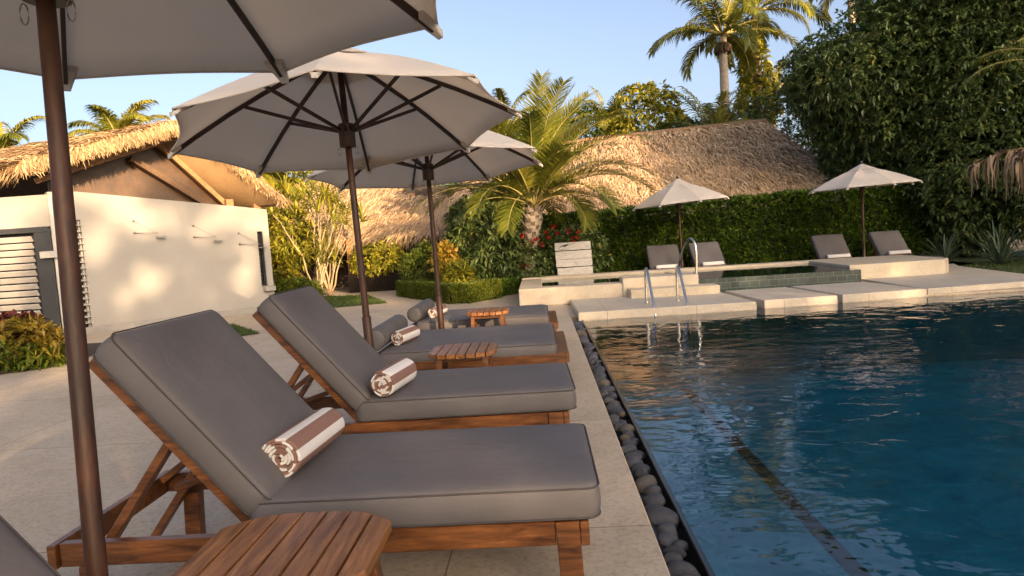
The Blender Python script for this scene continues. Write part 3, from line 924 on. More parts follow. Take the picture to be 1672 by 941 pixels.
def make_daybed(W, seed, label):
    t = empty('sun_lounger'); hy = W / 2
    f = MB()
    for s in (-1, 1): f.beam((-1.62, s * (hy - .02), .235), (-.004, s * (hy - .02), .235), .034, .11)
    f.box((.0, 0, .258), (.03, W, .07)); f.box((-1.63, 0, .235), (.03, W, .11))
    f.box((-.065, 0, .285), (.16, W - .07, .024))
    for k in range(18): f.beam((-.2 - k * .08, -hy + .04, .262), (-.2 - k * .08, hy - .04, .262), .06, .02)
    f.build('frame', M['teak'], t)
    for sx in (-.12, -1.5):
        for s in (-1, 1):
            l = MB(); l.beam((sx, s * (hy - .055), .18), (sx, s * (hy - .055), 0), .045, .07, up=(1, 0, 0)); l.build('leg', M['teak'], t)
    cushion(1.40, W - .02, .105, t, Matrix.Translation((-.78, 0, .272)), 'seat_cushion', seed=seed)
    return tag(t, label, 'sun lounger', 'grey cushioned teak sun loungers')
L3 = make_daybed(1.2, 21, 'third sun lounger, flat with a bolster, behind the raised-back pair'); L3.location = (.172, 5.86, 0)
L4 = make_daybed(1.06, 22, 'flat sun lounger farthest along the near row, beside the lit orange stool'); L4.location = (.14, 7.62, 0)

def bolster(c, L, r, label, rz=0):
    prof = [(0, 0), (.0, r * .55), (.006, r * .88), (.014, r * .97), (.024, r), (L * .3, r * 1.015), (L * .5, r * 1.0), (L * .7, r * 1.015), (L - .024, r), (L - .014, r * .97), (L - .006, r * .88), (L, r * .55), (L, 0)]
    vs = []; fs = []; n = 28
    for x, rr in prof:
        for k in range(n): vs.append((rr * cos(2 * pi * k / n) if rr else .0005 * cos(2 * pi * k / n), x - L / 2, (rr or .0005) * sin(2 * pi * k / n)))
    for i in range(len(prof) - 1):
        for k in range(n): fs.append([i * n + k, (i + 1) * n + k, (i + 1) * n + (k + 1) % n, i * n + (k + 1) % n])
    e = empty('bolster_pillow', (0, 0, 0), label, 'bolster', 'grey bolster pillows')
    m = MB(); m.add(vs, fs, 0, True); o = m.build('cover', M['grey'], e)
    for x in (.016, L - .016):
        p = MB(); p.loop_tube([(r * .985 * cos(a), x - L / 2, r * .985 * sin(a)) for a in np.linspace(0, 2 * pi, 28, endpoint=False)], .003, 5); p.build('piping', M['piping'], o)
    e.location = c; e.rotation_euler = (0, 0, rz)
    return e
bolster((-1.36, 5.86, .377 + .088), 1.0, .088, 'grey round bolster on the third lounger, beside the middle parasol pole')
bolster((-1.36, 7.62, .377 + .078), .96, .078, 'grey round bolster at the head of the farthest flat lounger')

def towel_mesh(R, L, band=.052, phase=0.0, seed=1):
    turns = 5.6; r0 = .007; th1 = turns * 2 * pi; pitch = (R - r0) / turns
    n = 190; vs = []; fs = []; mi = []
    rg = np.random.default_rng(seed); wob = rg.normal(0, .0012, 40)
    ys = [-L / 2, -L / 2 + .01, -L * .25, 0, L * .25, L / 2 - .01, L / 2]; ny = len(ys)
    s = 0; S = []
    for i in range(n + 1):
        th = th1 * i / n; r = r0 + pitch * th / (2 * pi)
        S.append(s); s += r * th1 / n
        th_ = th * 1.0 - pi * .35
        half = pitch * .46
        wv = 1 + .025 * math.sin(th * 2.3 + seed) + .015 * math.sin(th * 5.1)
        for j, yy in enumerate(ys):
            e = .75 if j in (0, ny - 1) else 1.0
            jit = .0015 * math.sin(th * 1.1 + seed) if j in (0, ny - 1) else 0
            for sg in (-1, 1):
                rr = (r + sg * half * e) * wv
                if rr < .001: rr = .001
                vs.append((rr * cos(th_), yy + jit, rr * sin(th_) * .97))
    def ix(i, j, k): return (i * ny + j) * 2 + k
    for i in range(n):
        m_ = int((S[-1] - S[i]) / band + phase) % 2
        for j in range(ny - 1):
            fs.append([ix(i, j, 1), ix(i, j + 1, 1), ix(i + 1, j + 1, 1), ix(i + 1, j, 1)][::-1]); mi.append(m_)
            fs.append([ix(i, j, 0), ix(i, j + 1, 0), ix(i + 1, j + 1, 0), ix(i + 1, j, 0)]); mi.append(m_)
        for j in (0, ny - 1):
            q = [ix(i, j, 0), ix(i + 1, j, 0), ix(i + 1, j, 1), ix(i, j, 1)]
            fs.append(q if j == 0 else q[::-1]); mi.append(m_)
    for j in range(ny - 1):
        fs.append([ix(n, j, 0), ix(n, j + 1, 0), ix(n, j + 1, 1), ix(n, j, 1)]); mi.append(0)
    me = bpy.data.meshes.new('rolled_towel'); me.from_pydata(vs, [], fs)
    me.materials.append(M['towel_white']); me.materials.append(M['towel_brown'])
    me.polygons.foreach_set('material_index', mi); smooth(me)
    me.validate(); me.update()
    return me
def towel(me, c, rz, label, ry=0, group='rolled brown and white striped towels'):
    o = bpy.data.objects.new('rolled_towel', me); link(o); o.location = c; o.rotation_euler = (0, ry, rz)
    return tag(o, label, 'towel', group)
tm = towel_mesh(.074, .43, .044, .3)
towel(tm, (-.935, 2.53, .435 + .074), radians(-5), 'large striped rolled towel on the nearest complete lounger')
towel(towel_mesh(.068, .37, .05, .9, 4), (-.835, 3.68, .435 + .068), radians(-9), 'striped rolled towel on the second raised-back lounger', ry=.5)
towel(towel_mesh(.06, .36, .047, .2, 6), (-1.17, 5.70, .385 + .06), radians(-12), 'striped rolled towel beside the bolster on the third lounger', ry=.9)
towel(towel_mesh(.055, .34, .045, .6, 8), (-1.16, 7.5, .385 + .055), radians(-12), 'small striped rolled towel on the farthest flat lounger, beside the parasol pole', ry=1.3)

def make_stool():
    t = empty('side_table')
    # barrel shaped top of six boards running along y
    n = 7; L = .50; pitch = L / n; top = MB(); H = .46
    def halfw(x):
        u = x / (L / 2); return .205 * (1 - .42 * abs(u) ** 3.2)
    for k in range(n):
        xa = -L / 2 + k * pitch + .004; xb = -L / 2 + (k + 1) * pitch - .004
        pts = []
        for i in range(5): x = xa + (xb - xa) * i / 4; pts.append((x, halfw(x)))
        pts = pts + [(x, -y_) for x, y_ in pts[::-1]]
        top.poly_prism(pts[::-1], H - .028, H, ch=.004)
    top.build('table_top', M['teak_y'], t)
    fr = MB()
    for s in (-1, 1): fr.beam((-.2, s * .12, H - .045), (.2, s * .12, H - .045), .03, .034)
    for s in (-1, 1): fr.beam((s * .17, -.12, H - .05), (s * .17, .12, H - .05), .024, .03)
    fr.build('apron', M['teak'], t)
    for sx in (-1, 1):
        for sy in (-1, 1):
            l = MB(); l.beam((sx * .165, sy * .125, H - .03), (sx * .205, sy * .15, 0), .042, .05, up=(0, 1, 0)); l.build('leg', M['teak'], t)
    return t
T1 = make_stool(); T1.location = (-.71, 1.72, 0); T1.scale = (1.0, 1.15, 1.0)
tag(T1, 'largest slatted wooden stool, at the bottom edge in front of the nearest complete lounger', 'side table', 'slatted wooden stools between the loungers')
T2 = copy_tree(T1); T2.location = (-.56, 4.68, 0); T2.scale = (.92, 1.15, 1.03); T2['label'] = 'slatted wooden stool in front of the third lounger, above the second raised-back one'
T3 = copy_tree(T1); T3.location = (-.55, 6.82, 0); T3.scale = (.85, 1.0, 1.07); T3['label'] = 'sunlit orange slatted stool in front of the farthest flat lounger'

# ------------------------------------------------------------------ parasols
def make_parasol(loc, R, zr, rise, ang, tilt=(0, 0), coff=(0, 0), pole_r=.026, label='', top=(0, 0), sleeve=.6, detail=True, sag=.05, n=8):
    """loc: foot of the pole; zr rim height; tilt: slope of the rim plane; coff: rim centre against the pole foot"""
    t = empty('parasol', loc, label, 'parasol', 'grey canvas parasols')
    X, Y = loc[0], loc[1]
    cx_, cy_ = X + coff[0], Y + coff[1]
    def rim(k, f=1.0, z=0.0):
        a = ang + 2 * pi * k / n
        ux, uy = cos(a) * R * f, sin(a) * R * f
        return Vector((cx_ + ux, cy_ + uy, zr + tilt[0] * ux + tilt[1] * uy + z))
    apex = Vector((cx_ - tilt[0] * rise, cy_ - tilt[1] * rise, zr + rise))
    corners = [rim(k) for k in range(n)]
    # canopy: every panel a grid with sag between the ribs
    vs = []; fs = []; NU, NV = 8, 8
    for k in range(n):
        b = len(vs); A, B = corners[k], corners[(k + 1) % n]
        for i in range(NV + 1):
            v = .05 + .95 * i / NV
            for j in range(NU + 1):
                u = j / NU
                chord = A.lerp(B, u)
                p = apex.lerp(chord, v)
                bow = math.sin(pi * u)
                p = p + Vector((0, 0, -sag * .5 * bow * v * (1 - v) * 2.4))             # fabric sags between ribs
                inward = (apex - chord); inward.z = 0; inward.normalize()
                p = p + inward * (.045 * R * bow * max(0, (v - .72) / .28) ** 1.5)       # scalloped edge
                p.z += .035 * R * math.sin(pi * v)                                       # ribs bend a little
                vs.append(p)
        for i in range(NV):
            for j in range(NU):
                q = b + i * (NU + 1) + j
                fs.append([q, q + NU + 1, q + NU + 2, q + 1])
    nv = len(vs); th = .004
    m = MB()
    m.add(vs, fs, 0, True); m.add([p - Vector((0, 0, th)) for p in vs], [f[::-1] for f in fs], 0, True)
    # close the hem
    hem = []
    for k in range(n):
        b = k * (NU + 1) * (NV + 1) + NV * (NU + 1)
        for j in range(NU): m.f.append([b + j, b + j + nv, b + j + 1 + nv, b + j + 1]); m.m.append(0); m.s.append(False)
        hem.append([vs[b + j] for j in range(NU + 1)])
    cano = m.build('canopy', M['canvas'], t)
    h = MB()
    for ed in hem: h.tube([p - Vector((0, 0, .004)) for p in ed], .006 if R > 1.1 else .005, 5)
    h.build('hem', M['canvas'], cano)
    # vent cap
    vm = MB(); vv = [apex + Vector((0, 0, .055))]; r2 = .26
    for k in range(n):
        p = apex.lerp(corners[k], r2); vv.append(p + Vector((0, 0, .035)))
    vm.add(vv, [[0, 1 + k, 1 + (k + 1) % n] for k in range(n)], 0, False)
    vm.add([p - Vector((0, 0, .004)) for p in vv], [[0, 1 + (k + 1) % n, 1 + k] for k in range(n)], 0, False)
    vm.build('vent_cap', M['canvas'], cano)
    # pole
    p = MB(); ptop = apex + Vector((top[0], top[1], .06))
    foot = Vector((X, Y, 0)) + Vector((0, 0, loc[2]))
    def on(f): return foot.lerp(ptop, f)
    Lp = (ptop - foot).length
    p.tube([on(0), on(.22), on(.5), on(1)], [pole_r, pole_r, pole_r * .95, pole_r * .84], 18); pole = p.build('pole', M['pole_wood'], t)
    s = MB(); s.tube([on(0.01), on(sleeve / Lp), on((sleeve + .006) / Lp)], [pole_r * 1.28, pole_r * 1.28, pole_r * 1.05], 14); s.build('sleeve', M['pole_wood'], pole)
    s = MB(); s.tube([foot + Vector((0, 0, .002)), foot + Vector((0, 0, .03)), foot + Vector((0, 0, .035))], [.16, .16, .15], 24, True, 0, False); s.build('base_plate', M['dark_frame'], t)
    f = MB(); f.tube([ptop - Vector((0, 0, .02)), ptop + Vector((0, 0, .01)), ptop + Vector((0, 0, .03)), ptop + Vector((0, 0, .05))], [.02, .032, .03, .008], 10); f.build('finial', M['dark_frame'], t)
    # ribs, struts, runner
    hubz = zr - .02
    fr = (hubz - foot.z) / (ptop.z - foot.z); run = on(fr)
    hb = MB(); hb.tube([run + Vector((0, 0, -.085)), run + Vector((0, 0, -.08)), run + Vector((0, 0, .075)), run + Vector((0, 0, .08))], [.048, .058, .058, .05], 12, True, 0, False)
    hub = hb.build('hub', M['rib_wood'], t)
    tp = apex + Vector((0, 0, -.07)); hb = MB(); hb.tube([tp + Vector((0, 0, -.05)), tp + Vector((0, 0, .02))], .05, 12, True, 0, False); hb.build('top_hub', M['rib_wood'], t)
    if detail:
        for sgn in (-1, 1):
            g = MB(); c = run + Vector((.06 * sgn, .0, -.11))
            g.loop_tube([c + Vector((.011 * cos(a), .0, .026 * sin(a))) for a in np.linspace(0, 2 * pi, 12, endpoint=False)], .0022, 5)
            g.build('ring', M['chain'], hub)
    for k in range(n):
        c = corners[k]; tip = apex.lerp(c, .985) + Vector((0, 0, -.026))
        def along(v): q = apex.lerp(c, v); q.z += .035 * R * math.sin(pi * v) - .026; return q
        start = along(.07)
        r = MB()
        seg = [start] + [along(v) for v in (.25, .45, .65, .85)] + [tip]
        sz = .019 if R > 1.1 else .015
        for a, b in zip(seg, seg[1:]): r.beam(a, b + (b - a).normalized() * .004, sz, .028, ch=.002)
        rib = r.build('rib', M['rib_wood'], t)
        mid = along(.56) + Vector((0, 0, -.015))
        dv = (mid - run); dv.z = 0; dv.normalize()
        s = MB(); s.beam(run + dv * .05 + Vector((0, 0, .03)), mid, .016, .024, ch=.002); s.build('strut', M['rib_wood'], rib)
        pk = MB(); o_ = (c - apex); o_.z = 0; o_.normalize(); sd = Vector((-o_.y, o_.x, 0))
        q0 = along(.93); q1 = along(1.0)
        pk.add([q0 + sd * .05 + Vector((0, 0, .01)), q0 - sd * .05 + Vector((0, 0, .01)), q1 - sd * .018 + o_ * .012, q1 + sd * .018 + o_ * .012,
                q0 + sd * .03 + Vector((0, 0, -.012)), q0 - sd * .03 + Vector((0, 0, -.012)), q1 - sd * .016 + o_ * .012 + Vector((0, 0, -.024)), q1 + sd * .016 + o_ * .012 + Vector((0, 0, -.024))],
               [[0, 1, 2, 3], [4, 7, 6, 5], [0, 4, 5, 1], [3, 2, 6, 7], [0, 3, 7, 4], [1, 5, 6, 2]], 0, False)
        pk.build('rib_pocket', M['canvas'], cano)
    return t
make_parasol((-1.07, 1.47, 0), 1.09, 1.995, .55, -.128, (.024, 0), (-.11, .385), .0235, top=(-.015, -.09), sleeve=.42, label='nearest parasol, cropped by the top left corner, thick dark pole in front')
make_parasol((-1.24, 4.80, 0), 1.21, 2.03, .56, .136, (.08, -.104), (-.035, 0), .025, sleeve=.72, label='large middle parasol with its whole ribbed underside in view')
make_parasol((-1.035, 6.88, 0), 1.20, 1.94, .54, .33, (.049, -.058), (-.02, .05), .025, sleeve=.66, label='third parasol, half hidden behind the large middle one')
make_parasol((3.10, 15.0, -.17), 1.06, 1.66, .48, .2, (.06, .0), (0, 0), .024, label='pale parasol before the clipped hedge, left of the far pair', detail=False)
make_parasol((6.80, 14.6, -.17), 1.08, 1.74, .43, .1, (.03, .0), (0, 0), .024, label='pale parasol at the right, under the tall dark trees', detail=False)

# far loungers
def far_lounger(x, y_, rz, label, tl):
    o = copy_tree(L1); o.location = (x, y_, -.17); o.scale = (.93, .93, .93); o.rotation_euler = (0, 0, rz); o['label'] = label
    m = Matrix.Translation((x, y_, -.17)) @ Matrix.Rotation(rz, 4, 'Z')
    p = m @ Vector((-.91, .0, .405 + .055))
    towel(tm_far, p, rz, tl, group='white rolled towels on the far loungers')
tm_far = towel_mesh(.055, .48, .16, .0, 9)
far_lounger(2.78, 13.72 + .45, radians(-90), 'far sun lounger left of the hedge parasol pole', 'white rolled towel on the far lounger left of the hedge parasol pole')
far_lounger(3.92, 13.80 + .45, radians(-82), 'far sun lounger right of the hedge parasol pole, behind the hoop rail', 'white rolled towel on the far lounger behind the hoop rail')
far_lounger(6.50, 13.72 + .45, radians(-88), 'far sun lounger left of the right-hand parasol pole', 'white rolled towel on the far lounger left of the right-hand parasol pole')
far_lounger(7.85, 13.72 + .45, radians(-84), 'far sun lounger under the right-hand parasol, beside the spiky plants', 'white rolled towel on the far lounger beside the spiky plants')
#@@PART3
# ================================================================== WHITE HOUSE (left)
A2 = Vector((-7.65, 11.24, 0)); e2 = Vector((.7105, .7037, 0)); n2_ = Vector((-.7037, .7105, 0))
def HW(s, z, off=0.0): return A2 + e2 * s + n2_ * off + Vector((0, 0, z))
RW = Matrix((e2, n2_, Vector((0, 0, 1)))).transposed()
house = empty('white_house', tuple(HW(1.5, 0, 1.5)), 'white plastered house with golden thatched gable roof and louvred windows', 'house')
def wall_prism(mb, pts, o0, o1):
    n = len(pts)
    vs = [HW(s, z, o0) for s, z in pts] + [HW(s, z, o1) for s, z in pts]
    fs = [list(range(n)), [n + k for k in range(n)][::-1]] + [[k, n + k, n + (k + 1) % n, (k + 1) % n] for k in range(n)]
    return mb.add(vs, fs)
mb = MB()
wall_prism(mb, [(0, 0), (2.98, 0), (2.98, 2.06), (0, 2.40)], 0, .24)
wall_prism(mb, [(3.09, 0), (3.22, 0), (3.22, 2.03), (3.09, 2.045)], 0, .24)
wall_prism(mb, [(2.98, 0), (3.09, 0), (3.09, .52), (2.98, .52)], .003, .237)
wall_prism(mb, [(2.98, 1.6), (3.09, 1.6), (3.09, 2.045), (2.98, 2.06)], .003, .237)
wall_prism(mb, [(-.42, 1.93), (0, 1.93), (0, 2.40), (-.42, 2.40)], .004, .24)
wall_prism(mb, [(-.42, 0), (0, 0), (0, .10), (-.42, .10)], .004, .24)
wall_prism(mb, [(-.42, .1), (-.36, .1), (-.36, 1.93), (-.42, 1.93)], .006, .07)
# right return of the house and the back of the gable recess
for s0, s1 in ((3.0, 3.22),): wall_prism(mb, [(s0, 0), (s1, 0), (s1, 2.03), (s0, 2.03)], .245, 5)
K = HW(-.42, 0, 0)
yk = K.y
# left facade
mb.box((K.x - 3.0, yk + .12, 2.10), (5.98, .24, .52)); mb.box((K.x - 3.0, yk + .12, .05), (5.98, .24, .1))
mb.build('wall', M['plaster'], house)
mb = MB()
mb.box(tuple(HW(1.5, .06, -.012)), (3.3, .03, .12), RW); mb.box(tuple(HW(3.1, .46, -.07)), (.2, .16, .09), RW)
mb.build('plinth', M['plinth_paint'], house)
# recessed gable with timber panel and rafters
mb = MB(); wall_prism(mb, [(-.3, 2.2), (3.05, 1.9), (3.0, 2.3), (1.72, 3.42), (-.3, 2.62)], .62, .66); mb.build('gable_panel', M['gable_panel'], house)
for s0, z0, s1, z1, o, w in ((1.42, 3.36, 2.62, 2.13, .42, .10), (1.70, 3.44, 3.16, 2.18, .08, .12), (1.70, 3.40, -.55, 2.58, .10, .09)):
    mb = MB(); mb.beam(HW(s0, z0, o), HW(s1, z1, o), .09, w, up=n2_); mb.build('rafter', M['beam_wood'], house)
for s_, o_ in ((2.60, .3), (3.10, .2)):
    mb = MB(); mb.beam(HW(s_, 2.04, o_), HW(s_, 2.26, o_), .14, .12, up=n2_); mb.build('post', M['beam_wood'], house)
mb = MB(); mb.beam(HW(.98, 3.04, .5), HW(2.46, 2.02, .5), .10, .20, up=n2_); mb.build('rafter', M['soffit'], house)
# roof
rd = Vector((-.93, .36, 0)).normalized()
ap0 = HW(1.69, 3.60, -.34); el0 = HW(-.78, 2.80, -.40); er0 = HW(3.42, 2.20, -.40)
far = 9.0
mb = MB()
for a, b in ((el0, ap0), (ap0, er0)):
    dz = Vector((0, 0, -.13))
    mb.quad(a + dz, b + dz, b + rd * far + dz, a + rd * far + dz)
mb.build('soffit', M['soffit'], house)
mb = MB()
mb.beam(HW(1.69, 3.50, -.30), HW(3.40, 2.10, -.30), .05, .13, up=n2_)
mb.build('barge_board', M['beam_wood'], house)
eL = lambda p: tuple(p)
thatch_build('roof', [((eL(el0 + rd * far), eL(el0), eL(ap0), eL(ap0 + rd * far)), .20),
                      ((eL(er0), eL(er0 + rd * 4), eL(ap0 + rd * 4), eL(ap0)), .0)], house, 'thatch_gold', 12, 40, .30, .018, .2, .12)
# shaggy verge along both rakes
def verge(name, p0, p1, n, ln, parent, mat, depth=.2, w=.028, outw=None):
    p0 = np.array(p0); p1 = np.array(p1); u = rng.random((n, 1))
    ow = np.array(outw)
    P = p0 + (p1 - p0) * u - ow * rng.random((n, 1)) * depth + np.array([0, 0, 1]) * rng.normal(.015, .035, (n, 1))
    al = unit(p1 - p0)
    D = unit(ow * .55 + np.array([0, 0, -1.0]) + al * rng.normal(0, .28, (n, 1)) + rng.normal(0, .18, (n, 3)))
    l = ln * (.5 + .8 * rng.random((n, 1))); S = unit(np.cross(D, ow) + rng.normal(0, .3, (n, 3))); ww = w * (.6 + .8 * rng.random((n, 1)))
    mid = P + D * l * .5 + ow * .02; tip = P + D * l
    V = np.stack([P - S * ww / 2, P + S * ww / 2, mid - S * ww / 2, mid + S * ww / 2, tip - S * ww * .1, tip + S * ww * .1], 1).reshape(-1, 3)
    o = (np.arange(n) * 6)[:, None]
    F = np.concatenate([o + np.array([[0, 1, 3, 2]]), o + np.array([[2, 3, 5, 4]])], 1).reshape(-1, 4)
    return np_mesh(name, V, F, M[mat], parent, np.repeat(np.clip(rng.normal(.55, .24, n), 0, 1), 6))
verge('roof_verge', el0, ap0, 2600, .20, house, 'thatch_gold', .16, .022, tuple(-n2_))
verge('roof_verge', ap0, er0, 2200, .17, house, 'thatch_gold', .2, .022, tuple(-n2_))
# louvred corner window
mb = MB(); wall_prism(mb, [(-.36, .10), (0, .10), (0, 1.93), (-.36, 1.93)], .17, .19); mb.build('window_glass', M['glass'], house)
mb = MB()
for k in range(17): mb.box(tuple(HW(-.055, .20 + k * .103, .045)), (.15, .15, .014), RW @ Matrix.Rotation(.15, 3, 'X'), .002)
for k in range(17): mb.box(tuple(HW(-.33, .20 + k * .103, .09)), (.10, .12, .012), RW, .002)
mb.box(tuple(HW(-.02, 1.0, .1)), (.03, .1, 1.84), RW)
mb.build('louvre', M['white_paint'], house)
mb = MB(); mb.box(tuple(HW(-.40, 1.22, -.02)), (.055, .05, 2.2), RW); mb.box(tuple(HW(-.47, 1.38, -.05)), (.36, .05, .11), Matrix.Rotation(0, 3, 'Z')); mb.box(tuple(HW(-.27, .55, -.02)), (.05, .05, .9), RW)
mb.build('corner_post', M['white_paint'], house)
mb = MB(); xs = K.x - .02
mb.box((xs - 3, yk + .05, 1.80), (5.9, .1, .09)); mb.box((xs - .16, yk + .06, .96), (.28, .1, 1.72)); mb.box((xs - 3, yk + .17, .95), (5.9, .02, 1.7))
mb.build('window_frame', M['dark_frame'], house)
mb = MB()
for k in range(14):
    mb.box((xs - 3.2, yk + .04, .20 + k * .112), (5.7, .02, .095), Matrix.Rotation(.55, 3, 'X'), .002)
mb.build('shutter', M['white_paint'], house)
# slit window
mb = MB(); wall_prism(mb, [(2.985, .525), (3.085, .525), (3.085, 1.595), (2.985, 1.595)], .10, .13); mb.build('window_glass', M['glass'], house)
mb = MB()
mb.box(tuple(HW(3.075, 1.06, .01)), (.02, .06, 1.06), RW); mb.box(tuple(HW(3.035, .53, .0)), (.12, .05, .02), RW)
for k in range(12): mb.box(tuple(HW(3.0, .60 + k * .083, .04)), (.035, .05, .012), RW, .001)
mb.build('window_frame', M['dark_frame'], house)
# little metal bracket lines on the wall
for s, z, lab in ((.80, 1.88, 'small metal rod with slanting wire, nearest the shutters on the white wall'), (1.79, 1.76, 'small metal rod with slanting wire, in the middle of the white wall'), (2.62, 1.58, 'small metal rod with slanting wire, nearest the slit window of the white wall')):
    e = empty('wall_bracket', tuple(HW(s, z, -.01)), lab, 'wall bracket', 'metal brackets on the white wall')
    m = MB(); m.tube([HW(s - .0, z - .21, -.02), HW(s + .34, z - .23, -.16)], .0055, 6); m.tube([HW(s, z - .21, .0), HW(s, z - .21, -.03)], .022, 8); m.build('rod', M['chain'], e)
    m = MB(); m.tube([HW(s, z, .0), HW(s, z, -.02)], .02, 8); m.tube([HW(s, z, -.02), HW(s + .34, z - .23, -.16)], .0022, 5); m.build('wire', M['chain'], e)
    m = MB(); m.box(tuple(HW(s + .40, z - .30, -.10)), (.15, .09, .014), RW, .002); m.build('plate', M['chain'], e)

# ================================================================== THATCHED PAVILION (behind the hedge)
pav = empty('thatched_pavilion', (3.4, 20, 0), 'long low pavilion with weathered thatch hip roof rising behind the clipped hedge', 'pavilion')
thatch_build('roof', [(((-2.9, 17.7, 1.45), (8.35, 17.7, 1.55), (6.95, 21.0, 4.08), (-1.3, 21.0, 3.75)), .2),
                      (((8.35, 17.7, 1.55), (8.6, 23.5, 1.6), (7.0, 21.3, 4.05), (6.95, 21.0, 4.08)), .1),
                      (((-3.2, 23.5, 1.5), (-2.9, 17.7, 1.45), (-1.3, 21.0, 3.75), (-1.3, 21.3, 3.7)), .1)], pav, 'thatch', 11, 34, .33, .024, .42, .16)
mb = MB(); mb.tube([(-1.3, 21.05, 3.74), (2.5, 21.05, 3.93), (7.0, 21.05, 4.09)], .085, 8); mb.build('ridge_cap', M['thatch'], pav)
mb = MB(); mb.box((2.7, 20.8, .7), (10.2, 4.6, 1.4)); mb.build('wall', M['brown_wall'], pav)

# middle house with thatched awning
hut = empty('thatched_bungalow', (-4.6, 19.5, 0), 'bungalow with shaggy thatched awning over a dark doorway behind the planter', 'bungalow')
thatch_build('roof', [(((-9, 17.75, 1.25), (-4.18, 17.75, 1.3), (-3.0, 20.2, 3.15), (-9, 20.2, 3.15)), .2)], hut, 'thatch', 10, 40, .36, .018, .14, .14)
mb = MB(); mb.beam((-4.20, 17.70, 1.24), (-3.0, 20.2, 3.12), .12, .18); mb.build('barge_board', M['beam_wood'], hut)
mb = MB(); mb.beam((-3.9, 18.9, 1.9), (-2.7, 20.3, 3.1), .09, .09); mb.beam((-3.3, 19.0, 2.2), (-2.3, 19.6, 2.5), .06, .06); mb.build('rafter', M['beam_wood'], hut)
thatch_build('awning', [(((-4.38, 17.3, 1.32), (-2.15, 17.3, 1.40), (-2.35, 18.8, 2.42), (-3.62, 18.8, 2.40)), .26),
                        (((-4.55, 18.9, 1.25), (-4.38, 17.3, 1.32), (-3.62, 18.8, 2.40), (-3.7, 18.9, 2.35)), .22)], hut, 'thatch', 12, 48, .32, .013, .10, .12)
mb = MB(); mb.box((-5.5, 19.6, .75), (8.0, .2, 1.5)); mb.box((-2.6, 19.3, 1.6), (2.2, .1, 2.2)); mb.build('wall', M['dark_interior'], hut)
mb = MB(); mb.box((-4.35, 19.3, .8), (1.2, .06, 1.5)); mb.build('door', M['brown_wall'], hut)
for x in (-3.55, -4.9):
    mb = MB(); mb.box((x, 17.55, .66), (.11, .11, 1.34)); mb.build('post', M['beam_wood'], hut)
fr = empty('picture_frame_stand', (-3.86, 17.62, .45), 'small pale wooden frame standing beside the doorway post', 'frame')
mb = MB(); mb.box((-3.86, 17.9, .62), (.40, .04, .05)); mb.box((-4.04, 17.9, .42), (.05, .04, .38)); mb.box((-3.68, 17.9, .42), (.05, .04, .38)); mb.build('frame', M['bark_pale'], fr)
mb = MB(); mb.box((-3.86, 17.93, .40), (.30, .02, .36)); mb.build('panel', M['glass'], fr)
pl = empty('planter_box', (-4.15, 17.0, 0), 'long low dark woven planter box in front of the bungalow', 'planter')
mb = MB()
mb.box((-4.15, 16.98, .235), (1.36, .05, .45)); mb.box((-4.15, 17.42, .235), (1.36, .05, .45)); mb.box((-4.81, 17.2, .235), (.05, .39, .449)); mb.box((-3.49, 17.2, .235), (.05, .39, .449))
mb.build('box', M['rattan'], pl)
mb = MB(); mb.box((-4.15, 17.2, .36), (1.26, .38, .04)); mb.build('soil', M['soil'], pl)

# ================================================================== WHITE PLANK SIGN
sg = empty('plank_sign', (.7, 14.3, .2), 'square sign of four whitewashed weathered planks beside the red flowers', 'sign')
zz = .27; rgs = random.Random(3)
for i, (h_, dx, w_) in enumerate(((.185, .012, .74), (.155, .0, .755), (.17, -.004, .755), (.165, -.015, .75))):
    mb = MB(); mb.box((.72 + dx, 14.32 - .004 * i, zz + h_ / 2), (w_, .03, h_), Matrix.Rotation(rgs.uniform(-.012, .012), 3, 'Y'), .006)
    mb.build('plank', M['sign_paint'], sg); zz += h_ + (.016 if i != 1 else .004)
mb = MB()
for x in (.42, 1.0):
    mb = MB(); mb.box((x, 14.36, .50), (.07, .04, .98)); mb.build('post', M['bark'], sg)
mb = MB(); zt = zz - .10; yf = 14.285
# logo: thin curved stroke ending in a dark leaf shape, with two faint strokes under it
arc = [(.42 + .16 * t, yf, zt - .035 + .075 * math.sin(t * 1.9) ** .9 if t > 0 else zt - .035) for t in np.linspace(0, 1, 9)]
mb.tube(arc, .0045, 5)
mb.add([(.50, yf - .002, zt + .002), (.545, yf - .002, zt - .004), (.61, yf - .002, zt + .025), (.625, yf - .002, zt + .056), (.56, yf - .002, zt + .036), (.51, yf - .002, zt + .02)], [[0, 1, 2, 3, 4, 5]])
mb.tube([(.40, yf, zt - .062), (.412, yf, zt - .062)], .006, 5); mb.tube([(.45, yf, zt - .058), (.62, yf, zt - .052)], .003, 5)
mb.build('logo', M['mark'], sg)

